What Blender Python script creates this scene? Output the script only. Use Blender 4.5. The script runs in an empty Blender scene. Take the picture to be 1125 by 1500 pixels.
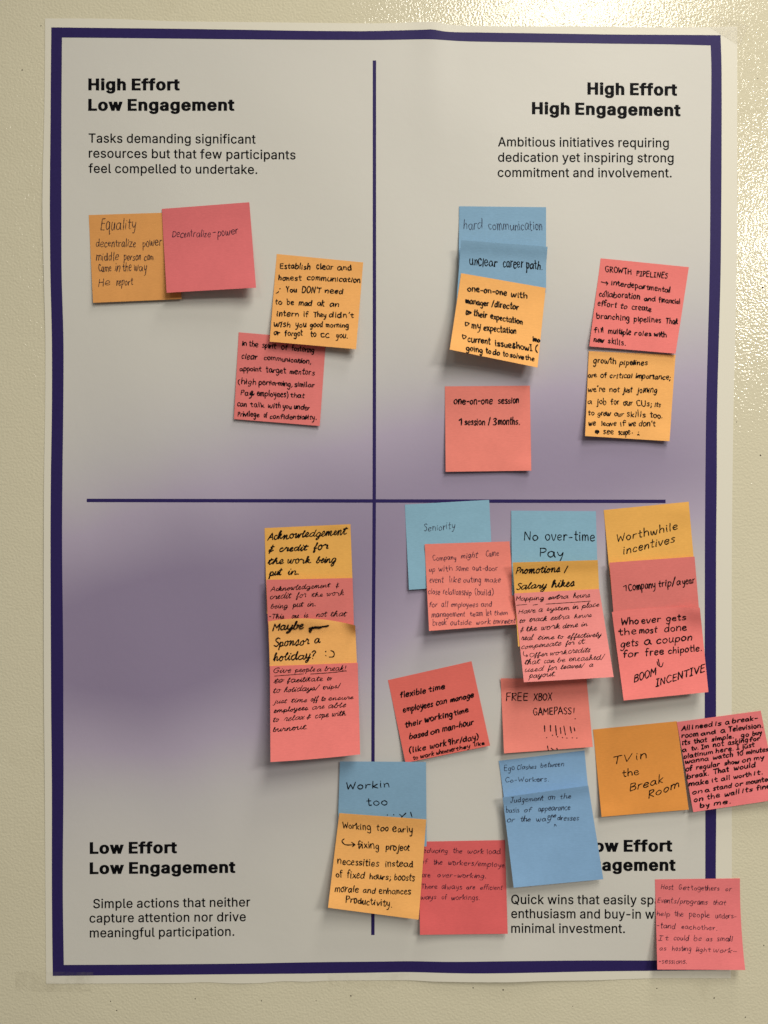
import bpy, math, random
from mathutils import Vector
from mathutils.geometry import tessellate_polygon

# ------------------------------------------------------------------ measures
S = 0.000606          # metres on the wall per pixel of the photograph
D = 0.68              # camera to wall
ZC = 1.45             # height of the picture centre above the floor
MM = 0.001
scene = bpy.context.scene
COL = scene.collection

def W(px, py, h=0.0):
    """a point h metres in front of the wall, seen at photo position px, py"""
    k = S * (1 - h / D)
    return Vector(((px - 562.5) * k, -h, ZC + (750 - py) * k))

# ------------------------------------------------------------------ camera
cam = bpy.data.cameras.new('camera')
cam_o = bpy.data.objects.new('camera', cam)
COL.objects.link(cam_o)
cam_o.location = (0, -D, ZC)
cam_o.rotation_euler = (math.radians(90), 0, 0)
cam.sensor_fit = 'VERTICAL'
cam.sensor_height = 24
cam.lens = 12 / (750 * S / D)
cam.clip_start = 0.02
cam.clip_end = 50
scene.camera = cam_o

# ------------------------------------------------------------------ room light
world = bpy.data.worlds.new('World')
scene.world = world
world.use_nodes = True
bg = world.node_tree.nodes['Background']
bg.inputs[0].default_value = (1.0, 0.96, 0.88, 1)
bg.inputs[1].default_value = 0.13
def panel(name, loc, sx, sy, watt, col=(1, 0.955, 0.875)):
    l = bpy.data.lights.new(name, 'AREA')
    l.shape = 'RECTANGLE'; l.size = sx; l.size_y = sy
    l.energy = watt; l.color = col
    o = bpy.data.objects.new(name, l)
    o.location = loc
    COL.objects.link(o)          # faces straight down from the ceiling
    return o
panel('ceiling_light', (0.47, -1.34, ZC + 1.25), 0.50, 0.95, 24)
panel('ceiling_light', (0.42, -0.44, ZC + 1.27), 0.34, 0.34, 5.0)
panel('ceiling_light', (1.92, -2.75, ZC + 1.25), 0.62, 1.25, 88)
panel('ceiling_light', (-0.7, -3.4, ZC + 1.25), 0.60, 1.20, 21)  # added fill panel, left and behind the camera, for an unseen source
scene.view_settings.view_transform = 'Standard'
scene.view_settings.look = 'None'
scene.view_settings.exposure = 0.12
scene.view_settings.gamma = 1.0

# ------------------------------------------------------------------ materials
WALLA = (0.66, 0.61, 0.445)
WALLB = (0.74, 0.69, 0.51)
PRAMP = ((0.0, (0.635, 0.615, 0.555)), (0.22, (0.545, 0.522, 0.52)), (0.55, (0.43, 0.372, 0.475)), (1.0, (0.28, 0.23, 0.34)))
NOTECOLS = {
 'o1': ('orange_paper_dull', (0.74, 0.34, 0.10)), 'o2': ('orange_paper_soft', (0.88, 0.43, 0.13)), 'o3': ('orange_paper', (0.92, 0.46, 0.14)),
 'o4': ('golden_orange_paper', (0.82, 0.43, 0.10)), 'o5': ('amber_orange_paper', (0.76, 0.30, 0.062)),
 'p1': ('rose_pink_paper', (0.70, 0.16, 0.165)), 'p2': ('warm_pink_paper', (0.76, 0.20, 0.185)), 'p3': ('salmon_paper', (0.84, 0.24, 0.19)),
 'p4': ('pink_paper', (0.84, 0.21, 0.19)), 'p5': ('dusty_pink_paper', (0.72, 0.19, 0.17)), 'p6': ('light_pink_paper', (0.86, 0.28, 0.26)),
 'p7': ('coral_paper', (0.78, 0.16, 0.13)), 'p8': ('deep_red_paper', (0.74, 0.13, 0.13)), 'p9': ('bright_pink_paper', (0.80, 0.20, 0.205)),
 'b1': ('blue_paper', (0.23, 0.40, 0.56)), 'b2': ('teal_blue_paper', (0.25, 0.45, 0.58)), 'b3': ('sky_blue_paper', (0.24, 0.42, 0.65)),
}
SPECKS = [(693, 1447, 1.1), (737, 1450, 1.1), (1117, 421, 1.3), (1114, 667, 1.1), (32.5, 102.5, 1.0), (514, 1459, 1.1), (162, 1467, .9), (171, 1480, .9),
 (286, 1463, .9), (383, 1466, .9), (962, 1448, .9), (1046, 1462, 1.1), (1110, 115, .8), (1100, 218, 1.0), (60, 38, .8), (1119, 1385, .9), (1092, 1490, .9), (463, 1466, .8), (1079, 618, .8), (839, 1474, .7)]
def mat(name, col, rough=0.7, spec=0.3):
    m = bpy.data.materials.new(name); m.use_nodes = True
    b = m.node_tree.nodes['Principled BSDF']
    b.inputs['Base Color'].default_value = (*col, 1)
    b.inputs['Roughness'].default_value = rough
    b.inputs['Specular IOR Level'].default_value = spec
    return m, m.node_tree, b

def ramp(nt, stops, interp='LINEAR'):
    r = nt.nodes.new('ShaderNodeValToRGB'); e = r.color_ramp
    e.interpolation = interp
    while len(e.elements) < len(stops): e.elements.new(0.5)
    for k, (p, c) in zip(e.elements, stops):
        k.position = p; k.color = (*c, 1)
    return r
def noise(nt, scale, detail=2, rough=0.5, vec=None):
    n = nt.nodes.new('ShaderNodeTexNoise')
    n.inputs['Scale'].default_value = scale
    n.inputs['Detail'].default_value = detail
    n.inputs['Roughness'].default_value = rough
    if vec: nt.links.new(vec, n.inputs['Vector'])
    return n
def math_n(nt, op, a, b=None, c=None):
    n = nt.nodes.new('ShaderNodeMath'); n.operation = op
    for i, v in enumerate((a, b, c)):
        if v is None: continue
        if hasattr(v, 'links'): nt.links.new(v, n.inputs[i])
        else: n.inputs[i].default_value = v
    return n.outputs[0]
def mix(nt, fac, a, b, blend='MIX'):
    n = nt.nodes.new('ShaderNodeMix'); n.data_type = 'RGBA'; n.blend_type = blend
    for i, v in ((0, fac), (6, a), (7, b)):
        if hasattr(v, 'links'): nt.links.new(v, n.inputs[i])
        else: n.inputs[i].default_value = v if i == 0 else (*v, 1)
    return n.outputs[2]
def bump(nt, b, height, strength, dist):
    n = nt.nodes.new('ShaderNodeBump')
    n.inputs['Strength'].default_value = strength
    n.inputs['Distance'].default_value = dist
    nt.links.new(height, n.inputs['Height']); nt.links.new(n.outputs[0], b.inputs['Normal'])
    return n

# glossy cream wall paint with orange-peel relief
wall_m, nt, b = mat('wall_paint', (0.6, 0.55, 0.4), 0.095, 0.5)
tc = nt.nodes.new('ShaderNodeTexCoord').outputs['Object']
n1 = noise(nt, 5, 3, 0.6, tc); n2 = noise(nt, 470, 1, 0.4, tc); n3 = noise(nt, 60, 2, 0.5, tc)
c = mix(nt, n1.outputs['Fac'], WALLA, WALLB)
c = mix(nt, math_n(nt, 'MULTIPLY', n3.outputs['Fac'], 0.12), c, (0.55, 0.49, 0.32))
n4 = noise(nt, 14, 6, 0.72, tc)
r = ramp(nt, ((0.60, (0,) * 3), (0.74, (1,) * 3))); nt.links.new(n4.outputs['Fac'], r.inputs[0])
c = mix(nt, math_n(nt, 'MULTIPLY', r.outputs[0], 0.16), c, (0.50, 0.44, 0.29))
nt.links.new(c, b.inputs['Base Color'])
h = math_n(nt, 'MULTIPLY_ADD', n3.outputs['Fac'], 0.6, n2.outputs['Fac'])
bump(nt, b, h, 0.9, 0.00037)

# poster print: off-white paper with a washed violet band across the middle
poster_m, nt, b = mat('poster_print', (0.6, 0.58, 0.53), 0.5, 0.22)
tc = nt.nodes.new('ShaderNodeTexCoord').outputs['Object']
sp = nt.nodes.new('ShaderNodeSeparateXYZ'); nt.links.new(tc, sp.inputs[0])
X = sp.outputs['X']; Z = sp.outputs['Z']
nz = noise(nt, 4.5, 2, 0.5, tc)
warp = math_n(nt, 'MULTIPLY_ADD', nz.outputs['Fac'], 0.09, -0.045)
def blob(cx, cy, rx, ry, slope):
    """soft printed blob; cx, cy in photo pixels, radii in metres"""
    x0 = (cx - 562.5) * S; z0 = (750 - cy) * S
    dx = math_n(nt, 'ADD', X, -x0)
    dz = math_n(nt, 'ADD', math_n(nt, 'ADD', Z, -z0), warp)
    dz = math_n(nt, 'SUBTRACT', dz, math_n(nt, 'MULTIPLY', dx, slope))
    q = math_n(nt, 'ADD', math_n(nt, 'POWER', math_n(nt, 'ABSOLUTE', math_n(nt, 'DIVIDE', dx, rx)), 2.0),
               math_n(nt, 'POWER', math_n(nt, 'ABSOLUTE', math_n(nt, 'DIVIDE', dz, ry)), 2.0))
    return math_n(nt, 'EXPONENT', math_n(nt, 'MULTIPLY', q, -1.0))
f1 = blob(140, 955, 0.24, 0.125, 0.10)
f2 = blob(430, 880, 0.20, 0.095, 0.30)
f3 = blob(880, 665, 0.24, 0.080, 0.12)
f4 = blob(560, 770, 0.60, 0.115, 0.30)
f5 = blob(1000, 700, 0.10, 0.060, 0.0)
f = math_n(nt, 'ADD', math_n(nt, 'MULTIPLY', f1, 0.66), math_n(nt, 'MULTIPLY', f2, 0.28))
f = math_n(nt, 'ADD', f, math_n(nt, 'MULTIPLY', f3, 0.42))
f = math_n(nt, 'ADD', f, math_n(nt, 'MULTIPLY', f4, 0.42))
f = math_n(nt, 'ADD', f, math_n(nt, 'MULTIPLY', f5, 0.12))
nf = nt.nodes.new('ShaderNodeMath'); nf.operation = 'MINIMUM'; nf.inputs[1].default_value = 1
nt.links.new(f, nf.inputs[0])
r = ramp(nt, PRAMP)
nt.links.new(nf.outputs[0], r.inputs[0])
fine = noise(nt, 900, 2, 0.6, tc)
c = mix(nt, 0.05, r.outputs[0], fine.outputs['Color'], 'SOFT_LIGHT')
nt.links.new(c, b.inputs['Base Color'])
lowf = noise(nt, 17, 3, 0.6, tc)
hh = math_n(nt, 'MULTIPLY_ADD', lowf.outputs['Fac'], 7.0, noise(nt, 260, 2, 0.5, tc).outputs['Fac'])
bump(nt, b, hh, 0.12, 0.0004)

margin_m, nt, b = mat('poster_paper', (0.74, 0.705, 0.59), 0.5, 0.25)
tc = nt.nodes.new('ShaderNodeTexCoord').outputs['Object']
bump(nt, b, noise(nt, 260, 2, 0.5, tc).outputs['Fac'], 0.08, 0.0003)
violet_m, nt, b = mat('violet_ink', (0.031, 0.023, 0.092), 0.5, 0.12)
tc = nt.nodes.new('ShaderNodeTexCoord').outputs['Object']
vn = noise(nt, 700, 2, 0.6, tc)
nt.links.new(mix(nt, vn.outputs['Fac'], (0.022, 0.014, 0.082), (0.033, 0.022, 0.122)), b.inputs['Base Color'])
black_m, _, _ = mat('black_print', (0.004, 0.004, 0.005), 0.6, 0.05)
ink_m, _, _ = mat('black_pen_ink', (0.004, 0.004, 0.005), 0.6, 0.05)
pen_m, _, _ = mat('blue_black_pen_ink', (0.016, 0.013, 0.032), 0.6, 0.05)
pen2_m, _, _ = mat('grey_violet_pen_ink', (0.032, 0.022, 0.05), 0.6, 0.05)
def pressure(m, lo, hi, sc=900):
    nt = m.node_tree; b = nt.nodes['Principled BSDF']
    tc = nt.nodes.new('ShaderNodeTexCoord').outputs['Object']
    n = noise(nt, sc, 2, 0.6, tc)
    r = ramp(nt, ((0.35, (lo,) * 3), (0.65, (hi,) * 3))); nt.links.new(n.outputs['Fac'], r.inputs[0])
    nt.links.new(r.outputs[0], b.inputs['Alpha'])
pressure(ink_m, 0.84, 1.0); pressure(pen_m, 0.48, 0.92); pressure(pen2_m, 0.42, 0.85)
speck_m, _, _ = mat('dark_speck', (0.05, 0.035, 0.025), 0.8, 0.2)

def note_mat(name, col):
    m, nt, b = mat(name, col, 0.72, 0.18)
    tc = nt.nodes.new('ShaderNodeTexCoord').outputs['Object']
    mp = nt.nodes.new('ShaderNodeMapping'); mp.inputs['Scale'].default_value = (260, 1, 900)
    nt.links.new(tc, mp.inputs[0])
    g = noise(nt, 1.0, 3, 0.6, mp.outputs[0])
    g2 = noise(nt, 28, 3, 0.55, tc)
    lo = tuple(v * 0.90 for v in col); hi = tuple(min(1, v * 1.07) for v in col)
    f = math_n(nt, 'ADD', math_n(nt, 'MULTIPLY', g.outputs['Fac'], 0.5), math_n(nt, 'MULTIPLY', g2.outputs['Fac'], 0.5))
    r = ramp(nt, ((0.3, lo), (0.7, hi))); nt.links.new(f, r.inputs[0])
    nt.links.new(r.outputs[0], b.inputs['Base Color'])
    hh = math_n(nt, 'ADD', math_n(nt, 'MULTIPLY', g.outputs['Fac'], 0.45), math_n(nt, 'MULTIPLY', g2.outputs['Fac'], 3.2))
    bump(nt, b, hh, 0.45, 0.0004)
    return m
PAPER = {k: note_mat(n, c) for k, (n, c) in NOTECOLS.items()}

def tape_mat(name, col, lo, hi):
    m, nt, b = mat(name, col, 0.3, 0.4)
    tc = nt.nodes.new('ShaderNodeTexCoord').outputs['Object']
    tn = noise(nt, 70, 5, 0.7, tc)
    r = ramp(nt, ((0.42, (lo,) * 3), (0.66, (hi,) * 3))); nt.links.new(tn.outputs['Fac'], r.inputs[0])
    nt.links.new(r.outputs[0], b.inputs['Alpha'])
    bump(nt, b, noise(nt, 300, 4, 0.65, tc).outputs['Fac'], 0.5, 0.0005)
    return m
tape_m = tape_mat('dull_clear_tape', (0.40, 0.36, 0.26), 0.01, 0.13)
faint_tape_m = tape_mat('faint_clear_tape', (0.45, 0.40, 0.27), 0.0, 0.07)
bright_tape_m = tape_mat('bright_clear_tape', (0.78, 0.73, 0.58), 0.2, 0.45)

# ------------------------------------------------------------------ object helpers
def link(name, verts, faces, m, parent=None, loc=None, smooth=True, nsmooth=None):
    loc = Vector(loc) if loc is not None else Vector((0, 0, 0))
    me = bpy.data.meshes.new(name)
    me.from_pydata([tuple(v - loc) for v in verts], [], faces)
    me.materials.append(m)
    if smooth:
        me.polygons.foreach_set('use_smooth', [True] * len(me.polygons))
    if nsmooth is not None:      # rim faces stay flat and get vertices of their own
        me.polygons.foreach_set('use_smooth', [i < nsmooth for i in range(len(me.polygons))])
    me.update()
    o = bpy.data.objects.new(name, me)
    COL.objects.link(o)
    if parent is not None:
        o.parent = parent
        o.location = loc - parent.location
    else:
        o.location = loc
    return o
def tag(o, label=None, cat=None, group=None, kind=None):
    if label: o['label'] = label
    if cat: o['category'] = cat
    if group: o['group'] = group
    if kind: o['kind'] = kind
    return o
def lerp(a, b, t): return a + (b - a) * t
def poly(pts, x):
    """piecewise curve through pts, smoothed"""
    n = len(pts)
    if x <= pts[0][0]:
        i = 0
    elif x >= pts[-1][0]:
        i = n - 2
    else:
        i = max(k for k in range(n - 1) if pts[k][0] <= x)
    x0, y0 = pts[i]; x1, y1 = pts[i + 1]
    t = min(1, max(0, (x - x0) / (x1 - x0)))
    m = lambda k: 0 if k <= 0 or k >= n - 1 else (pts[k + 1][1] - pts[k - 1][1]) / (pts[k + 1][0] - pts[k - 1][0])
    h = x1 - x0
    a = m(i) * h if i > 0 else (y1 - y0); c = m(i + 1) * h if i + 1 < n - 1 else (y1 - y0)
    return (2*t**3 - 3*t*t + 1)*y0 + (t**3 - 2*t*t + t)*a + (-2*t**3 + 3*t*t)*y1 + (t**3 - t*t)*c
def sstep(a, b, x):
    t = min(1, max(0, (x - a) / (b - a))); return t * t * (3 - 2 * t)

# ------------------------------------------------------------------ wall
v = [Vector((x, 0, z)) for z in (0, 2.7) for x in (-2.2, 2.6)]
wall = link('wall', v, [(0, 1, 3, 2)], wall_m, smooth=False)
tag(wall, kind='structure', label='glossy cream painted wall with orange-peel texture behind the poster')
rnd = random.Random(3)
sv, sf = [], []
for (x, y, q) in SPECKS:
    k = len(sv); n = 7
    for i in range(n):
        a = 6.283 * i / n
        sv.append(W(x + q * math.cos(a) * rnd.uniform(.7, 1.3), y + q * math.sin(a) * rnd.uniform(.7, 1.3), 0.03 * MM))
    sv.append(W(x, y, 0.12 * MM))
    sf += [(k + i, k + (i + 1) % n, k + n) for i in range(n)]
sp_o = link('paint_specks', sv, sf, speck_m)
tag(sp_o, 'tiny dark specks and pinholes scattered over the cream wall', kind='stuff')

# ------------------------------------------------------------------ poster
SL = [(27, 66), (105, 65.6), (180, 64.5), (300, 62), (400, 64), (500, 66.4), (600, 66), (700, 64.5), (800, 64), (950, 64), (1050, 64.5), (1150, 65.5), (1300, 66.4), (1441, 67.5)]
SR = [(39, 1080), (240, 1080), (300, 1080), (400, 1079), (500, 1077), (600, 1074.5), (820, 1072), (1190, 1072), (1285, 1072), (1433, 1070.5)]
ST = [(66, 27), (160, 27.5), (250, 31), (350, 32.2), (500, 33.8), (560, 34), (620, 32), (637, 32), (660, 36), (700, 38), (850, 38.6), (980, 40), (1080, 39)]
SB = [(67, 1441), (190, 1440.5), (265, 1440), (300, 1438.8), (340, 1440.6), (380, 1440), (415, 1437.5), (450, 1438), (480, 1436.6), (560, 1436), (600, 1436), (640, 1438), (740, 1439), (800, 1437), (870, 1436), (960, 1433), (1070, 1433)]
OL = [(40, 75.2), (105, 74.5), (180, 74), (300, 73), (400, 73.8), (500, 76), (600, 76), (700, 74.5), (800, 74), (950, 74.5), (1050, 75), (1150, 76), (1300, 76), (1380, 76.6), (1429.5, 77.3)]
IL = [(55, 90.8), (180, 90), (300, 90), (400, 90.3), (500, 93), (600, 92.7), (700, 91.5), (800, 91), (950, 92.5), (1050, 92.8), (1150, 93), (1300, 92), (1413.5, 93.5)]
IR = [(66.5, 1041), (100, 1042), (180, 1041.5), (240, 1040.5), (300, 1040.5), (400, 1039.5), (500, 1037), (600, 1034.5), (700, 1033.3), (820, 1032.5), (1100, 1032.4), (1190, 1033.2), (1290, 1033.2), (1407, 1034)]
OR = [(51.5, 1055.5), (100, 1057), (240, 1057), (300, 1056.6), (400, 1055.6), (500, 1053), (600, 1050.5), (700, 1050), (820, 1049), (1100, 1049), (1190, 1049.2), (1285, 1048.6), (1421, 1050)]
OT = [(75.2, 40), (160, 41), (250, 42), (350, 43.5), (440, 45), (500, 45.5), (540, 45.5), (620, 43.5), (633, 43), (655, 46.5), (700, 47.5), (800, 49), (900, 50.5), (980, 51), (1055.5, 51.5)]
IT = [(90.8, 55), (160, 55.5), (250, 56.5), (350, 57.5), (440, 58.3), (500, 58.5), (560, 58.5), (625, 57.5), (640, 58), (670, 60), (700, 61), (800, 62.5), (900, 64), (980, 65), (1041, 66.5)]
IB = [(93.5, 1413.5), (190, 1413), (250, 1412.5), (350, 1411.5), (460, 1409.5), (560, 1408.5), (600, 1408), (660, 1409), (750, 1408), (850, 1407), (960, 1407), (1034, 1407)]
OB = [(77.3, 1429.5), (190, 1428.5), (250, 1428), (350, 1427), (460, 1426), (560, 1424.5), (600, 1424), (660, 1425.5), (700, 1426), (750, 1425.5), (800, 1424.5), (870, 1423), (960, 1422), (1050, 1421)]

def hp(x, y):
    """how far the poster stands off the wall"""
    h = 0.5
    h += 1.6 * math.exp(-((x - 637) / 26) ** 2) * math.exp(-max(0, y - 35) / 90)
    s = sstep(1330, 1436, y)
    h += s * (3.4 * math.exp(-((x - 745) / 75) ** 2) + 1.6 * math.exp(-((x - 650) / 45) ** 2)
              + 0.7 * math.exp(-((x - 860) / 45) ** 2)
              + 0.5 * math.exp(-((x - 345) / 35) ** 2) + 0.4 * math.exp(-((x - 240) / 30) ** 2) + 0.35 * math.exp(-((x - 445) / 28) ** 2))
    e = 1 - sstep(60, 150, x)
    h += 0.9 * e * (sstep(200, 330, y) * (1 - sstep(380, 560, y)) + sstep(620, 800, y) * (1 - sstep(1000, 1330, y)))
    m = sstep(60, 260, x) * (1 - sstep(900, 1075, x)) * sstep(30, 200, y) * (1 - sstep(1280, 1430, y))
    h += m * (1.1 + 0.8 * math.sin(x / 83 + 0.6 + y / 260) * math.sin(y / 107 + x / 400) + 0.35 * math.sin(x / 41 - y / 63))
    return h * MM

NU, NV = 170, 236
def sheet_px(u, v):
    a = u; xT = lerp(66, 1080, u); yT = poly(ST, xT)
    xB = lerp(67.5, 1070.5, u); yB = poly(SB, xB)
    yL = lerp(27, 1441, v); xL = poly(SL, yL)
    yR = lerp(39, 1433, v); xR = poly(SR, yR)
    x = lerp(xL, xR, u) + lerp(xT, xB, v) - lerp(lerp(66, 1080, u), lerp(67.5, 1070.5, u), v)
    y = lerp(yT, yB, v) + lerp(yL, yR, u) - lerp(lerp(27, 39, u), lerp(1441, 1433, u), v)
    return x, y
poster_loc = Vector((0, 0, ZC))
verts = []
for j in range(NV + 1):
    for i in range(NU + 1):
        x, y = sheet_px(i / NU, j / NV)
        verts.append(W(x, y, hp(x, y)))
K = NU + 1; base = len(verts)
faces = [(j*K+i, (j+1)*K+i, (j+1)*K+i+1, j*K+i+1) for j in range(NV) for i in range(NU)]
rim = [i for i in range(K)] + [j*K+NU for j in range(1, NV+1)] + [NV*K+i for i in range(NU-1, -1, -1)] + [j*K for j in range(NV-1, 0, -1)]
n = len(rim); nf0 = len(faces)
verts += [verts[r_].copy() for r_ in rim] + [verts[r_] + Vector((0, 0.00022, 0)) for r_ in rim]
faces += [(base + i, base + (i+1) % n, base + n + (i+1) % n, base + n + i) for i in range(n)]
poster = link('poster', verts, faces, margin_m, loc=poster_loc, nsmooth=nf0)
tag(poster, 'large white effort and engagement matrix poster with violet border taped to the cream wall', 'poster')

def strip(name, top, bot, xs, vertical=False, lift=0.07, m=violet_m, parent=poster, rows=3):
    """a printed band lying on the poster between two measured edges"""
    vs, fs = [], []
    R = rows + 1
    for t in xs:
        a, b_ = top(t), bot(t)
        for k in range(R):
            w = lerp(a, b_, k / rows)
            x, y = (w, t) if vertical else (t, w)
            if isinstance(w, tuple): x, y = w
            vs.append(W(x, y, hp(x, y) + lift * MM))
    for i in range(len(xs) - 1):
        for k in range(rows):
            q = i * R + k
            f_ = (q, q + 1, q + R + 1, q + R)
            fs.append(f_ if not vertical else f_[::-1])
    return link(name, vs, fs, m, parent, poster_loc)
# gradient field inside the border
vs, fs = [], []
GU, GV = 170, 236
for j in range(GV + 1):
    for i in range(GU + 1):
        u, v_ = i / GU, j / GV
        xT = lerp(88, 1044, u); yT = poly(IT, xT) - 3
        xB = lerp(90, 1037, u); yB = poly(IB, xB) + 3
        y0 = lerp(52, 1416, v_); y1 = lerp(63, 1410, v_)
        xL = poly(IL, y0) - 3; xR = poly(IR, y1) + 3
        x = lerp(xL, xR, u); y = lerp(yT, yB, v_)
        vs.append(W(x, y, hp(x, y) + 0.09 * MM))
K2 = GU + 1
fs = [(j*K2+i, (j+1)*K2+i, (j+1)*K2+i+1, j*K2+i+1) for j in range(GV) for i in range(GU)]
link('printed_background', vs, fs, poster_m, poster, poster_loc)
# border: one mesh, ring of measured edges
def ring():
    NS = 150
    o, i_ = [], []
    for k in range(NS):
        t = k / NS; o.append((lerp(75.2, 1055.5, t), poly(OT, lerp(75.2, 1055.5, t)))); i_.append((lerp(90.8, 1041, t), poly(IT, lerp(90.8, 1041, t))))
    for k in range(NS):
        t = k / NS; y = lerp(51.5, 1421, t); o.append((poly(OR, y), y)); y = lerp(66.5, 1407, t); i_.append((poly(IR, y), y))
    for k in range(NS):
        t = k / NS; x = lerp(1050, 77.3, t); o.append((x, poly(OB, x))); x = lerp(1034, 93.5, t); i_.append((x, poly(IB, x)))
    for k in range(NS):
        t = k / NS; y = lerp(1429.5, 40, t); o.append((poly(OL, y), y)); y = lerp(1413.5, 55, t); i_.append((poly(IL, y), y))
    vs, fs = [], []
    N_ = len(o); R = 5
    for a, b_ in zip(o, i_):
        for k in range(R):
            x = lerp(a[0], b_[0], k / (R-1)); y = lerp(a[1], b_[1], k / (R-1))
            vs.append(W(x, y, hp(x, y) + 0.15 * MM))
    for k in range(N_):
        q = k * R; p = ((k + 1) % N_) * R
        for j in range(R - 1):
            fs.append((q + j, q + j + 1, p + j + 1, p + j))
    return vs, fs
rv, rf = ring()
link('border', rv, rf, violet_m, poster, poster_loc)
ys = [88.5 + (1369.7 - 88.5) * k / 240 for k in range(241)]
vx = lambda y: poly([(88, 548.5), (725, 548.2), (1000, 546.6), (1370, 546.2)], y)
strip('dividing_line', lambda y: vx(y) - 2.5, lambda y: vx(y) + 2.5, ys, True, 0.15, rows=2)
xs = [127 + (975 - 127) * k / 180 for k in range(181)]
hy = lambda x: poly([(127, 733), (546, 733.8), (975, 734.4)], x)
strip('dividing_line', lambda x: hy(x) - 2.5, lambda x: hy(x) + 2.5, xs, False, 0.19, rows=2)

# ------------------------------------------------------------------ printed lettering
def load_font(txt):
    g = {}
    for ln in txt.strip('\n').split('\n'):
        ch, a, ls = ln.split('\t')
        loops = [[tuple(int(q) / 500 for q in p.split(',')) for p in l.split()] for l in ls.split('|')]
        if ch == '-':
            loops = [[(x - .09, y) for x, y in l] for l in loops]; a = int(a) - 95
        def area(l): return abs(sum(a[0]*b[1] - b[0]*a[1] for a, b in zip(l, l[1:] + l[:1])))
        def inside(p, l):
            r = False
            for (x0, y0), (x1, y1) in zip(l, l[1:] + l[:1]):
                if (y0 > p[1]) != (y1 > p[1]) and p[0] < x0 + (p[1]-y0) * (x1-x0) / (y1-y0): r = not r
            return r
        start = [sum(len(q) for q in loops[:i]) for i in range(len(loops))]
        order = sorted(range(len(loops)), key=lambda i: -area(loops[i]))
        outer = [i for i in order if not any(j != i and area(loops[j]) > area(loops[i]) and inside(loops[i][0], loops[j]) for j in order)]
        tris = []
        for o_ in outer:
            mem = [o_] + [i for i in order if i not in outer and inside(loops[i][0], loops[o_])]
            idx = [start[i] + k for i in mem for k in range(len(loops[i]))]
            tris += [tuple(idx[k] for k in t) for t in tessellate_polygon([[Vector((x, y, 0)) for x, y in loops[i]] for i in mem])]
        g[ch] = (int(a) / 500, [p for l in loops for p in l], tris)
    return g
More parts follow.
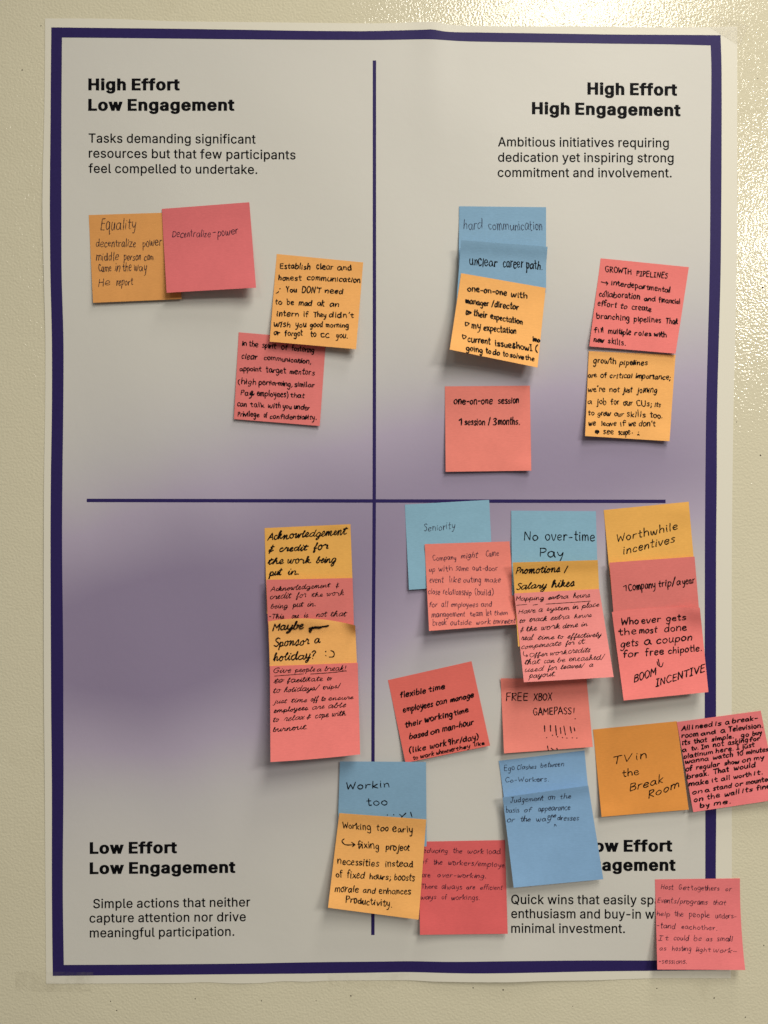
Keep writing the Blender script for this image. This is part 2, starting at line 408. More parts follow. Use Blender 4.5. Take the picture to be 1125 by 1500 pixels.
REG_TXT = '''
-	461	100,179 100,248 103,249 343,248 343,178
.	201	76,-2 58,7 41,28 37,48 41,68 55,86 73,96 94,100 118,95 136,83 146,68 151,48 146,28 136,13 118,0 94,-4
A	488	7,0 4,3 4,17 7,18 186,492 186,498 190,500 283,499 284,492 463,20 466,17 466,0 379,0 330,133 325,135 142,134 94,0|169,206 235,400 302,208 298,206
E	428	47,1 47,498 50,500 377,499 377,429 137,429 134,426 135,290 356,288 361,287 360,217 137,217 134,214 134,75 137,71 377,71 381,69 380,0
H	524	47,1 47,498 50,500 131,500 134,498 134,295 137,291 373,292 374,498 377,500 458,500 461,498 461,3 458,0 374,0 374,217 371,220 140,220 134,217 134,0
L	402	47,1 47,498 50,500 131,500 134,498 135,72 365,71 367,69 367,3 365,0
Q	540	385,-45 346,7 310,-2 286,-6 241,-6 199,1 157,17 124,37 92,65 68,97 48,134 35,178 28,218 28,241 31,299 35,322 47,363 68,403 95,438 139,473 178,492 220,503 265,506 310,502 364,485 403,462 432,435 456,403 476,366 489,322 496,282 496,218 489,178 476,134 457,97 432,65 411,44 466,-26 472,-28 472,-42 472,-45|235,70 202,81 178,95 158,114 136,146 123,178 116,212 114,250 116,288 123,322 134,351 151,377 169,397 190,413 223,427 250,432 277,432 312,424 337,412 364,389 382,366 397,337 406,305 410,267 409,212 395,160 382,134 364,110 361,110 321,160 319,167 232,168 229,166 229,152 235,150 295,73 292,70 274,68
S	455	179,-6 149,0 119,10 93,23 71,41 53,61 39,84 30,110 26,145 29,147 113,147 118,122 124,107 132,96 146,84 161,76 185,68 230,64 251,67 275,73 291,81 308,94 318,107 326,125 328,142 325,160 311,179 287,194 254,207 137,241 104,257 86,269 64,290 48,316 40,348 41,388 50,414 63,438 83,459 116,482 158,498 191,505 239,506 272,502 302,494 329,482 354,466 372,449 388,429 399,406 406,374 405,359 320,359 318,377 311,394 302,406 290,417 257,431 212,435 191,432 170,426 154,417 141,406 131,391 126,377 125,359 129,345 141,327 167,311 200,299 311,267 338,255 368,235 393,209 407,183 413,151 411,113 403,87 383,55 363,35 337,18 296,1 260,-6 221,-8
T	457	178,0 177,426 175,428 19,429 19,498 22,500 421,499 421,429 265,428 264,3 262,0
a	399	126,-6 99,1 74,12 51,30 34,50 23,76 18,99 19,131 27,157 39,174 53,189 93,209 138,220 234,233 253,238 256,241 259,250 255,278 247,293 234,304 219,311 198,314 165,311 142,302 126,289 109,264 102,260 93,261 36,277 29,281 29,287 44,316 60,335 87,356 114,369 147,378 180,382 216,380 255,373 288,358 311,339 328,316 339,284 343,253 343,1 261,0 258,27 233,9 201,-3 168,-8|153,61 124,70 114,78 107,87 103,99 103,114 105,125 112,137 129,148 150,155 258,172 257,122 249,102 238,87 222,74 201,65 177,61
b	433	193,-5 172,1 155,10 136,23 124,36 121,0 40,1 40,499 43,500 124,499 124,346 127,343 155,366 190,379 241,381 277,375 316,357 349,329 368,302 386,259 395,207 393,151 382,102 359,59 328,26 289,4 244,-7 214,-7|196,64 177,70 163,80 150,94 139,111 131,131 124,163 124,215 130,244 138,264 160,293 175,303 190,309 208,313 229,312 250,307 268,297 283,282 294,264 303,244 308,221 310,189 309,163 305,140 295,114 285,96 272,82 256,71 238,64 217,62
c	405	169,-5 136,4 106,19 73,46 51,73 37,102 24,149 22,186 27,238 37,273 52,302 72,328 106,356 136,371 169,379 205,382 241,379 286,365 322,343 339,325 353,305 364,282 367,269 361,264 295,249 287,253 278,273 268,288 254,299 241,306 220,312 196,313 175,309 159,302 144,290 127,270 118,250 110,221 107,189 108,163 114,134 122,114 137,91 157,73 175,65 202,62 232,65 256,76 274,94 288,123 295,128 304,128 361,114 366,111 369,105 359,79 342,53 323,33 295,14 268,2 235,-6 205,-8
d	433	160,-5 118,9 88,27 58,59 42,88 27,134 22,186 27,241 37,276 58,315 79,339 115,364 145,376 193,382 229,379 262,366 292,343 293,499 376,500 377,496 377,1 298,0 295,4 295,37 271,15 238,-2 205,-7|178,65 160,72 145,83 132,96 119,120 112,143 108,166 107,201 110,224 123,264 133,280 149,296 166,306 181,311 202,313 220,311 238,306 256,295 268,282 280,263 289,235 293,212 294,178 291,151 286,128 275,105 263,88 250,76 235,68 220,63 202,62
e	413	172,-5 139,3 106,18 73,45 52,72 36,102 27,134 22,183 24,224 36,270 50,299 69,325 94,348 121,365 151,376 187,381 235,379 268,371 298,357 324,337 346,311 362,279 370,253 376,209 377,163 373,161 109,161 110,140 119,114 135,91 151,77 172,67 199,61 232,63 259,73 275,88 291,114 298,117 364,103 369,99 371,94 359,68 345,47 323,27 295,10 262,-2 235,-6 208,-8|109,228 111,244 118,262 139,289 166,307 184,312 202,313 235,308 250,300 261,290 281,262 290,230 286,227
f	266	69,0 67,3 67,310 -3,310 -6,313 -6,376 66,378 67,426 74,458 90,482 117,504 144,515 174,520 210,519 237,513 246,510 251,504 234,449 225,445 195,450 171,446 159,437 152,420 151,379 153,377 236,376 236,313 231,310 153,310 151,307 150,0
g	434	163,-140 118,-128 80,-108 49,-76 38,-59 39,-53 91,-24 100,-21 109,-24 137,-56 166,-70 205,-75 229,-73 250,-67 276,-50 287,-33 293,-10 294,40 292,43 270,25 244,12 217,6 190,5 160,7 130,15 103,28 78,45 59,66 44,89 36,106 27,138 22,173 22,208 27,242 37,276 58,315 79,339 114,364 145,376 193,382 235,377 271,361 295,340 298,377 376,377 378,373 378,-7 376,-30 368,-56 356,-79 338,-99 316,-116 292,-128 265,-136 235,-141 202,-143|190,74 166,80 151,87 136,100 123,118 114,138 109,158 107,181 108,213 119,257 128,274 143,292 159,303 175,309 211,313 230,309 250,300 265,286 279,265 292,225 295,193 294,167 283,125 274,109 259,92 244,82 229,77
h	419	40,1 40,498 43,500 121,500 124,498 124,347 127,346 154,366 181,376 211,382 250,380 286,371 308,359 331,339 346,316 359,281 363,252 363,3 361,0 280,0 279,232 276,258 269,278 252,298 229,310 205,312 178,308 154,295 136,275 127,252 124,223 124,0
i	180	41,0 40,376 122,377 124,374 124,3 122,0|65,423 44,434 33,449 29,466 33,486 49,504 68,513 89,514 110,508 125,496 133,484 136,466 132,449 121,434 104,424 83,420
k	390	40,1 40,498 43,500 121,500 124,498 124,237 127,232 267,371 268,377 366,376 366,362 359,359 212,214 370,20 376,17 378,3 376,0 280,0 275,9 151,161 124,139 124,136 124,0
l	202	109,0 82,9 62,24 50,41 41,73 40,499 43,500 124,499 125,88 128,73 133,68 145,67 169,69 177,64 189,12 184,4 166,0 139,-2
m	616	319,0 259,0 257,3 257,255 255,272 249,287 235,302 220,310 196,314 172,309 151,298 136,281 126,258 124,235 124,0 40,1 40,376 121,377 124,345 148,365 178,378 208,383 244,381 262,375 283,364 300,347 313,330 341,356 370,372 406,382 442,383 472,378 496,368 517,354 536,333 552,301 559,258 559,0 478,0 475,3 475,249 473,269 467,287 454,301 435,310 412,314 388,310 370,302 354,287 346,269 342,243 342,3 340,0
n	419	40,1 40,376 121,377 124,343 142,359 164,371 208,381 238,382 262,378 286,371 308,359 328,342 346,316 356,292 361,266 363,3 361,0 280,0 279,232 276,258 269,278 252,298 229,310 205,312 178,308 154,295 136,275 127,252 124,223 124,0
o	424	169,-5 136,4 106,19 73,46 51,73 37,102 24,149 22,186 27,238 37,273 52,302 72,328 106,356 136,371 169,379 205,382 241,379 274,370 313,349 337,328 358,300 376,259 384,224 386,186 381,134 372,102 355,70 329,39 302,18 272,4 241,-5 205,-8|199,62 175,65 160,72 145,83 132,96 122,114 112,140 107,189 109,218 115,241 123,262 133,279 151,296 166,305 184,311 205,313 226,311 243,305 259,296 275,279 286,262 294,241 300,209 302,186 299,154 293,131 285,111 271,91 256,76 241,68 223,63
p	433	40,-134 40,377 121,377 124,340 139,355 160,368 181,377 202,381 226,382 256,380 274,376 301,365 328,349 350,328 374,290 386,258 393,224 395,169 387,119 374,85 352,49 328,26 292,5 259,-5 214,-7 181,-2 150,12 127,32 124,30 124,-135 43,-135|196,64 178,70 163,80 150,93 139,111 131,131 124,163 124,215 130,244 138,264 160,293 175,303 190,309 208,313 229,312 250,307 268,297 283,282 294,264 303,244 308,221 310,189 309,163 305,140 295,114 285,96 272,82 256,71 238,64 217,62
q	433	295,-135 292,33 262,9 229,-4 190,-8 142,-1 103,17 70,45 49,73 31,117 24,151 22,206 27,244 42,287 59,316 79,340 115,364 145,376 193,382 235,377 268,362 295,339 297,377 376,377 377,374 377,-132 376,-135|181,64 160,72 145,82 132,96 122,114 112,140 108,163 108,212 119,256 128,273 142,290 157,302 172,309 190,312 211,312 229,309 250,299 265,286 278,267 286,247 292,224 294,189 293,163 289,140 280,113 270,96 257,82 241,71 220,63 202,62
r	271	40,1 40,376 121,377 124,349 149,368 175,378 208,382 250,381 251,307 232,306 196,309 172,304 157,296 145,287 135,275 128,261 124,235 124,0
s	375	143,-5 116,1 95,8 76,18 59,32 45,47 34,65 25,88 24,102 32,106 95,118 103,114 114,88 131,72 158,62 191,61 218,67 239,80 246,88 251,99 249,120 241,131 224,142 125,167 95,178 71,193 53,210 40,233 35,256 36,290 46,317 61,337 83,355 107,368 134,376 170,382 200,382 233,377 266,365 297,343 320,311 330,285 328,279 320,275 260,263 253,267 243,288 224,306 203,314 173,315 149,309 128,295 120,279 121,259 129,247 146,237 260,207 278,199 302,184 320,166 331,146 337,123 335,88 329,68 311,41 293,25 272,12 239,0 209,-6 179,-8
t	240	135,-1 105,8 81,23 65,42 55,69 52,92 52,309 -6,312 -6,375 52,378 52,462 54,464 135,463 136,378 212,375 212,312 136,309 136,100 139,80 148,69 162,65 198,68 207,65 221,8 213,2 189,-3 165,-4
u	419	148,-2 115,8 85,26 63,50 47,85 40,134 40,374 46,377 121,377 124,375 124,146 126,120 134,99 151,79 175,68 199,65 226,69 249,82 266,102 276,125 279,154 280,377 361,377 363,374 363,1 283,0 280,34 259,17 223,1 181,-5
v	399	149,0 8,359 5,362 5,376 95,376 96,368 191,108 287,368 288,376 377,376 377,362 374,359 233,0
w	574	124,0 10,362 10,376 98,376 98,368 166,127 236,376 322,377 391,127 459,368 460,376 547,376 547,362 433,0 352,0 350,3 280,248 277,248 207,3 205,0
y	399	59,-135 41,-131 35,-123 50,-68 59,-64 95,-68 113,-61 130,-39 147,7 9,358 5,360 5,375 11,377 92,377 95,375 95,369 191,107 288,369 288,375 293,377 374,377 377,375 377,360 373,358 213,-48 198,-77 173,-109 143,-127 107,-137
'''
BOLD_TXT = '''
E	506	21,0 18,0 18,499 441,499 441,404 439,401 183,401 178,398 178,303 180,302 420,302 423,298 421,203 180,203 178,201 178,103 180,99 441,99 444,98 444,3 441,0
H	610	21,0 18,0 18,499 178,499 178,306 183,305 369,305 371,499 530,499 530,3 528,0 372,0 371,203 369,206 363,206 180,206 178,203 177,0
L	479	21,0 18,0 18,499 174,500 178,499 178,100 426,99 429,98 429,3 426,0
a	475	131,-5 89,4 59,15 34,30 8,55 -5,76 -12,106 -13,131 -7,158 4,177 16,190 34,204 53,214 83,225 119,234 245,250 247,258 243,274 236,285 224,292 209,294 191,292 178,288 165,280 148,258 138,250 122,245 101,243 14,264 -1,277 0,290 19,320 45,345 80,365 122,379 167,387 218,389 269,384 314,371 345,355 372,334 391,307 403,269 402,1 251,0 245,2 215,-4 188,-7|167,90 153,95 145,106 143,122 150,136 161,142 179,147 246,155 247,141 243,128 236,114 226,104 213,95 200,91
e	490	183,-5 132,6 93,21 60,42 26,77 7,109 -7,155 -9,207 -3,242 8,275 34,315 59,340 92,361 129,377 174,387 231,389 276,384 318,373 354,356 387,332 406,310 423,280 435,242 439,212 440,153 435,150 153,150 153,142 161,125 174,109 192,96 213,90 234,90 249,93 264,101 274,112 283,128 294,136 312,141 333,142 414,125 429,115 432,109 432,101 417,71 396,47 373,31 339,13 306,2 261,-6 225,-7|156,245 155,247 162,261 180,280 198,290 219,293 237,290 254,280 268,264 276,245
f	331	42,0 40,3 40,290 -33,290 -39,293 -39,385 39,386 40,431 54,458 66,472 81,485 117,505 156,515 198,519 243,516 285,506 300,496 303,485 282,430 270,421 252,417 234,416 204,421 197,406 196,387 198,385 287,385 288,293 282,290 197,290 195,0
g	513	174,-131 138,-125 109,-117 82,-107 60,-94 34,-74 15,-52 8,-39 12,-28 22,-20 80,7 96,12 111,12 127,10 141,5 169,-23 188,-33 207,-37 237,-37 258,-31 270,-23 279,-9 284,13 282,14 240,6 207,4 144,11 108,22 86,32 60,48 36,70 17,94 7,113 -4,143 -9,175 -7,229 1,262 13,289 34,319 70,351 105,370 144,383 180,388 207,390 243,388 285,379 287,384 291,385 441,384 441,-6 429,-42 413,-66 393,-85 366,-103 333,-117 297,-126 258,-132 219,-134|207,102 195,105 183,111 164,132 151,164 148,205 156,243 172,270 195,288 207,292 222,293 237,290 248,284 261,273 271,259 283,227 286,183 278,145 261,118 249,109 237,103
h	497	13,0 10,3 10,499 163,500 166,499 166,379 202,387 241,390 277,388 313,380 343,370 370,354 390,336 411,306 425,260 424,0 271,0 269,3 268,244 264,263 253,279 238,290 223,292 205,289 187,279 175,263 168,244 166,3 163,0
i	238	10,0 10,385 166,385 166,3 163,0|64,395 46,400 28,408 13,420 4,431 -1,447 -1,461 4,474 11,485 25,496 39,504 58,510 79,513 100,513 121,510 142,502 157,493 173,477 179,458 177,439 165,420 145,406 121,397 91,393
m	709	13,0 10,3 10,385 163,385 166,381 205,390 253,390 298,381 317,374 340,360 379,377 415,387 451,391 493,390 529,383 568,367 594,350 618,322 628,301 637,274 637,3 634,0 481,0 480,260 476,274 469,284 454,292 442,293 428,290 416,282 408,271 402,255 400,0 247,0 245,3 245,263 241,274 233,284 223,291 211,293 196,290 182,279 172,266 167,249 166,3 163,0
n	496	13,0 10,3 10,385 163,385 166,379 220,389 277,388 310,381 331,375 356,363 379,347 397,328 410,306 425,260 424,0 271,0 269,3 268,244 264,263 253,279 238,290 223,292 205,289 187,279 175,263 168,244 166,3 163,0
o	502	180,-5 132,5 90,23 48,52 24,79 3,120 -7,155 -9,207 -3,245 15,288 36,318 74,350 108,368 150,382 195,389 243,389 291,382 331,369 367,350 396,327 424,291 439,258 447,226 449,174 444,139 432,107 406,66 380,42 351,22 312,6 270,-4 222,-7|213,90 201,93 189,99 174,112 164,125 151,161 148,201 156,239 173,269 196,288 210,292 225,293 240,290 254,283 268,269 278,256 290,220 293,180 285,142 267,112 256,101 243,93 228,90
r	337	13,0 10,3 10,385 163,385 166,382 211,389 304,387 304,287 205,287 184,276 170,255 166,233 166,3 163,0
t	303	141,-1 108,6 75,19 58,32 38,53 23,83 23,289 -39,292 -39,384 23,387 23,465 27,467 177,466 179,465 179,387 262,384 262,292 179,289 179,110 183,93 225,95 241,91 255,83 259,75 271,29 271,21 264,13 255,7 228,0 183,-4
w	663	101,0 100,24 -13,334 -22,339 -22,385 138,385 138,363 179,240 222,363 223,385 380,385 382,363 422,239 464,363 464,385 624,385 624,339 616,336 614,333 502,24 500,0 347,0 345,24 302,147 299,147 257,24 256,3 254,0
'''
REG = load_font(REG_TXT)
BOLD = load_font(BOLD_TXT)
def print_block(name, lines, font, cap, label=None):
    vs, fs = [], []
    space = 0.37 if font is REG else 0.36
    for (txt, fit, x0, y0, x1, y1) in lines:
        def adv(s): return sum(font[c][0] if c != ' ' else space for c in s)
        tail = font[fit[-1]]
        ink = adv(fit[:-1]) + max(p[0] for p in tail[1])
        first = min(p[0] for p in font[txt[0]][1])
        k = (x1 - x0) / (ink - first); sl = (y1 - y0) / (x1 - x0)
        pen = -first
        for c in txt:
            if c == ' ': pen += space; continue
            a, pts, tris = font[c]
            b0 = len(vs)
            for (gx, gy) in pts:
                x = x0 + (pen + gx) * k
                y = y0 + (x - x0) * sl - gy * cap
                vs.append(W(x, y, hp(x, y) + 0.15 * MM))
            for t in tris:
                p = [vs[b0 + i] for i in t]
                nrm = (p[1] - p[0]).cross(p[2] - p[0])
                fs.append(tuple(b0 + i for i in (t if nrm.y < 0 else t[::-1])))
            pen += a
    o = link(name, vs, fs, black_m, poster, poster_loc, smooth=False)
    if label: o['label'] = label
    return o
def L(t, x0, y0, x1, y1, fit=None): return (t, fit or t, x0, y0, x1, y1)
print_block('heading', [L('High Effort', 129.3, 132.4, 263.4, 132.6), L('Low Engagement', 129.2, 162.4, 343.5, 162.4)], BOLD, 17.6)
print_block('heading', [L('High Effort', 860.5, 138.6, 992, 140.4), L('High Engagement', 779.2, 167.3, 997, 170.4)], BOLD, 18)
print_block('heading', [L('Low Effort', 131.4, 1251, 259.4, 1250), L('Low Engagement', 131.3, 1280.6, 345, 1278.8)], BOLD, 17.4)
print_block('heading', [L('Low Effort', 856, 1248, 985, 1247.6), L('High Engagement', 772, 1276, 989.8, 1275.8)], BOLD, 17.6)
print_block('body_text', [L('Tasks demanding significant', 129.8, 209, 374.5, 210.6), L('resources but that few participants', 130, 231, 433, 233.6), L('feel compelled to undertake.', 129.7, 253.3, 377, 255)], REG, 13.7)
print_block('body_text', [L('Ambitious initiatives requiring', 729.5, 214.4, 979.8, 216), L('dedication yet inspiring strong', 729.5, 237, 986.8, 238), L('commitment and involvement.', 729, 259.3, 984, 260)], REG, 13.7)
print_block('body_text', [L('Simple actions that neither', 136.5, 1330.6, 366.6, 1328), L('capture attention nor drive', 131, 1351.7, 360.2, 1349.5), L('meaningful participation.', 131.5, 1373.4, 343.3, 1371)], REG, 13.7)
print_block('body_text', [L('Quick wins that easily spark', 748.8, 1324.4, 957.5, 1325, 'Quick wins that easily sp'), L('enthusiasm and buy-in with', 748.8, 1345, 958.5, 1346, 'enthusiasm and buy-in w'), L('minimal investment.', 748.8, 1366.6, 915.5, 1367)], REG, 13.9)

# ------------------------------------------------------------------ handwriting: single-line letters
# baseline 0, x-height 4, ascender 7.2, descender -3
HAND = load_hand = {}
def glyphs(txt):
    g = {}
    for ln in txt.strip().split('\n'):
        ch, w, ss = ln.split(' ', 2)
        g[ch] = (float(w), [[tuple(map(float, p.split(','))) for p in s.split()] for s in ss.split(';')])
    return g
PRINT = glyphs('''
a 3.6 2.9,3.5 1.7,4 .5,3 .3,1.3 1.2,0 2.3,.9 2.9,3.6 2.9,1 3.5,0
b 3.4 .5,7.2 .4,3.5 .4,.3 1.8,0 2.9,1.4 2.6,3.4 1.4,3.8 .5,2.4
c 3.1 2.8,3.2 1.8,4 .6,3.1 .3,1.5 1.2,0 2.8,.6
d 3.6 2.8,3.2 1.6,4 .5,3 .3,1.2 1.2,0 2.4,1 2.9,3.5 2.9,7.2 2.9,2 3.1,0
e 3.2 .4,2 2.6,2.4 2.5,3.6 1.4,4 .4,2.8 .5,.8 1.6,0 2.9,.7
f 2.6 2.6,6.6 1.6,7.2 1.0,5.8 1,2.5 1,0;.1,3.9 2.3,4
g 3.4 2.8,3.4 1.6,4 .5,3 .4,1.3 1.4,.2 2.5,1.2 2.9,3.6 2.8,.5 2.4,-2.4 1.2,-3 .3,-2.2
h 3.3 .5,7.2 .5,3 .5,0 .6,2.4 1.7,3.9 2.7,3 2.8,0
i 1.4 .6,4 .6,1 .8,0;.6,5.7 .7,5.3
j 1.9 1.2,4 1.2,-1.5 .6,-2.9 -.3,-2.4;1.2,5.7 1.3,5.3
k 3.1 .5,7.2 .5,3 .5,0;2.7,4 .6,1.8 .6,1.8 2.8,0
l 1.4 .6,7.2 .6,3 .7,0
m 4.8 .4,4 .5,2 .5,0 .7,2.8 1.6,4 2.3,3 2.3,0 2.5,2.8 3.4,4 4.2,3 4.3,0
n 3.3 .4,4 .5,2 .5,0 .7,2.6 1.8,4 2.7,3 2.8,0
o 3.2 1.7,4 .6,3.2 .3,1.6 1.3,0 2.6,.8 2.8,2.7 1.7,4
p 3.3 .5,4 .5,0 .5,-3;.5,2.6 1.5,4 2.8,3.2 2.7,1 1.4,0 .5,1
q 3.4 2.7,3.4 1.5,4 .4,3 .4,1.2 1.4,0 2.6,1.2 2.7,3.8 2.7,-3 3.4,-2.2
r 2.5 .5,4 .5,2 .5,0 .6,2.3 1.3,3.6 2.4,3.8
s 2.8 2.5,3.5 1.4,4 .5,3.2 1.3,2.2 2.4,1.3 1.8,.1 .3,.4
t 2.5 1.1,6.4 1.1,2 1.4,.2 2.3,.3;.1,4.1 2.3,4.2
u 3.4 .4,4 .4,1.4 1.2,0 2.3,.8 2.8,4 2.8,1.4 3.1,0
v 2.8 .2,4 1.4,0 1.4,0 2.6,4
w 4.4 .3,4 .6,.6 1.3,.1 2.1,3.2 2.5,.4 3.3,.2 4.1,4
x 3 .3,4 2.8,0;2.7,4 .2,0
y 3.2 .4,4 .6,1.6 1.5,.8 2.6,2;2.8,4 2.5,0 1.7,-2.6 .6,-2.9
z 3 .3,3.9 2.6,4 2.6,4 .3,.1 .3,.1 2.7,0
A 4 .1,0 2,6.6 2,6.6 3.9,0;.8,2.3 3.2,2.4
B 3.6 .5,6.6 .5,0;.5,6.5 2.6,6.3 2.8,4.4 .6,3.5 .6,3.5 3.1,3 3.1,.6 .5,0
C 3.7 3.3,5.6 2,6.6 .6,5 .4,2.2 1.6,0 3.5,.9
D 4 .5,6.6 .5,0;.3,6.5 2.6,6 3.6,3.4 2.6,.6 .4,0
E 3.4 3,6.5 .5,6.5 .5,6.5 .5,0 .5,0 3.1,0;.5,3.4 2.7,3.5
F 3.2 3.1,6.6 .5,6.5 .5,6.5 .5,0;.5,3.5 2.6,3.6
G 4 3.3,5.6 2,6.6 .6,5 .4,2 1.7,0 3.3,1 3.4,2.9 3.4,2.9 2,2.9
H 3.9 .5,6.6 .5,0;3.3,6.6 3.3,0;.5,3.3 3.3,3.4
I 2.7 .3,6.6 2.3,6.6;1.3,6.6 1.3,0;.2,0 2.4,0
J 3.6 2.6,6.6 2.5,1.2 1.3,-.2 .2,1;1,6.6 3.8,6.6
K 3.5 .5,6.6 .5,0;3,6.6 .6,3 .6,3 3.2,0
L 3.2 .5,6.6 .5,0 .5,0 3,0
M 4.7 .4,0 .6,6.6 .6,6.6 2.3,2.4 2.3,2.4 4,6.6 4,6.6 4.2,0
N 3.9 .4,0 .5,6.6 .5,6.6 3.3,0 3.3,0 3.4,6.6
O 4 2,6.6 .6,5.4 .3,2.8 1.6,0 3.4,1.4 3.6,4.6 2,6.6
P 3.4 .5,6.6 .5,0;.3,6.4 2.6,6.5 3.2,4.8 2,3.3 .5,3.1
R 3.6 .5,6.6 .5,0;.3,6.4 2.6,6.5 3,4.8 .6,3.3 .6,3.3 3.2,0
S 3.4 3,5.8 1.8,6.6 .5,5.3 1.6,3.6 3,2 2,0 .3,.7
T 3.8 .1,6.5 3.7,6.6;1.9,6.5 1.9,0
U 3.8 .4,6.6 .4,2 1.5,0 3,.8 3.3,6.6
V 3.7 .2,6.6 1.8,0 1.8,0 3.5,6.6
W 5 .2,6.6 1.1,.2 1.1,.2 2.4,4.6 2.4,4.6 3.5,.2 3.5,.2 4.8,6.6
X 3.6 .3,6.6 3.3,0;3.3,6.6 .2,0
Y 3.5 .3,6.6 1.7,3.4 1.7,3.4 3.2,6.6;1.7,3.4 1.7,0
0 3.6 2,6.2 .6,5 .4,2.4 1.6,0 3.1,1.4 3.2,4.6 2,6.2
1 2 .2,4.6 1.3,6.2 1.3,6.2 1.3,0
3 3.2 .4,5.6 1.6,6.4 2.6,5.2 1.2,3.4 1.2,3.4 2.8,2 2.2,.2 .3,.3
9 3.4 2.7,5.4 1.6,6.4 .5,5 1,3.4 2.6,4.4 2.8,5.8 2.7,2.6 2.4,0
. 1.6 .7,.2 .9,.1
, 1.6 .9,.6 .9,-.3 .4,-1.4
; 1.8 .9,3.2 1,3;1,.6 1,-.4 .4,-1.4
: 1.6 .8,3.2 .9,3;.8,.5 .9,.3
' 1.3 .7,6.8 .6,5.2
- 3 .5,2.3 2.5,2.4
/ 2.6 2.3,7.4 .3,-.8
( 2 1.7,7.2 .6,5 .5,1.6 1.6,-1
) 2 .4,7.2 1.4,5 1.5,1.6 .4,-1
! 1.4 .8,6.8 .7,2;.8,.4 .9,.2
? 3.4 .4,5.6 1.6,7 2.9,5.8 1.9,3.6 1.5,2;1.5,.3 1.6,.1
& 3.8 2.8,.2 .9,5.2 1.5,6.6 2.4,5.4 .6,2 1.3,0 3.3,2.4
> 5 .2,2.2 4.6,2.2;3.3,3.6 4.7,2.2 4.7,2.2 3.3,.8
''')
SCRIPT = dict(PRINT)
SCRIPT.update(glyphs('''
a 3.9 3,3.3 1.8,4 .5,2.8 .5,.8 1.4,0 2.6,1.4 3.1,3.8 2.9,.9 3.5,.1 4.1,.8
b 3.2 .2,.8 1.5,5.6 1,7 .6,4.5 .6,.4 1.8,0 2.6,1.6 1.8,3 2.9,2.8
c 2.7 2.1,3.4 1.4,4 .4,2.8 .5,.8 1.4,0 2.6,.8
d 3.9 2.9,3.3 1.7,4 .5,2.8 .5,.8 1.4,0 2.6,1.6 3.2,7.2 2.9,1 3.5,.1 4,.8
e 2.8 .2,1 1.6,2 2.1,3.3 1.4,4 .6,2.6 .7,.7 1.6,0 2.8,.9
f 2.6 .1,1.2 1.5,5 1.7,7 1,6.4 .7,2 .5,-2.4 1.3,-2 1.1,.6 2.4,1.2
g 3.7 2.9,3.3 1.8,4 .5,2.8 .5,.8 1.4,.1 2.7,1.6 3,3.6 2.7,-1.8 1.4,-3 .9,-1.8 3.6,.9
h 3.6 .1,1 1.6,6 1.1,7.2 .6,4.8 .6,0 1.3,2.9 2.2,3.4 2.5,.5 3.5,.7
i 1.8 .3,1.4 .9,3.8 .8,.7 1.2,0 1.9,.8;1.1,5.9 1.3,5.5
k 3.5 .1,1 1.5,6 1.1,7.2 .6,4.8 .6,0 1.2,3 2.3,3.7 2,2 .9,1.8 2.6,.2 3.4,.7
l 2 .1,1 1.5,5.8 1.2,7.2 .7,5 .8,.7 1.3,0 2.1,.8
m 5.2 .1,1.6 .7,3.8 .7,0 1.5,3.5 2.2,3.4 2.3,0 3.1,3.5 3.8,3.4 3.9,.5 4.4,0 5.1,.8
n 3.7 .1,1.6 .7,3.8 .7,0 1.6,3.6 2.4,3.3 2.5,.5 3,0 3.8,.8
o 3.3 1.8,4 .6,3 .5,.9 1.5,0 2.6,1.4 1.8,3.9 2.5,3 3.4,3.3
p 3.5 .2,1.6 .8,4.2 .6,-3 .9,2.6 1.9,3.9 2.8,2.4 2,.2 1,.6 3.4,.8
r 3 .1,1 1,4.3 1.3,3.3 2.2,3.5 2.1,1 2.4,.1 3.1,.7
s 2.8 .1,.8 1.4,4.2 2,1.6 1.4,0 .6,.5 2.8,.7
t 2.5 .2,1 1.3,6.2 1,1.2 1.5,0 2.5,.9;0,4.2 2.6,4.6
u 3.8 .2,2.6 .6,3.9 .5,1.1 1.3,0 2.5,1.4 2.9,3.9 2.8,.8 3.3,0 3.9,.8
v 3.2 .2,3 .7,4 1.2,.2 2.2,1.4 2.4,3.8 3.2,3.2
w 4.6 .2,3 .6,3.9 .7,.5 1.5,.2 2.2,3.6 2.3,.5 3.2,.2 3.7,3.7 4.6,3.2
x 3.2 .2,3.2 1,3.9 1.9,.3 3,.8;2.8,4 .4,0
y 3.6 .2,2.8 .7,3.9 .8,1.2 1.6,.4 2.7,1.6 3,3.8 2.6,-1.6 1.4,-3 .9,-1.8 3.5,.9
& 3.8 2.9,5 .8,4.2 2.2,3 .4,1.5 1.2,0 3.1,1.6;1.8,7 1.3,-1.4
'''))
CLEAN = dict(PRINT)
CLEAN.update(glyphs('''
r 2.8 .5,4 .6,2 .6,0 .8,2.8 1.6,3.8 2.7,3.6
v 3 .2,4 .9,.4 1.6,.2 2.6,3 2.7,4
y 3.3 .3,4 .8,1.7 1.8,1.4 2.9,3.9 2.1,-.6 1.3,-3
'''))
STYLES = {  # glyphs, connect, slant, ascender factor, jitter
    'tall':   (PRINT, 0, 0.04, 0.8, 1.3),
    'small':  (PRINT, 0, 0.02, 0.85, 0.8),
    'marker': (PRINT, 2, 0.06, 0.8, 1.1),
    'script': (SCRIPT, 1, 0.20, 0.80, 0.9),
    'clean':  (CLEAN, 0, 0.04, 0.95, 0.6),
    'loopy':  (PRINT, 2, 0.10, 0.95, 1.0),
}
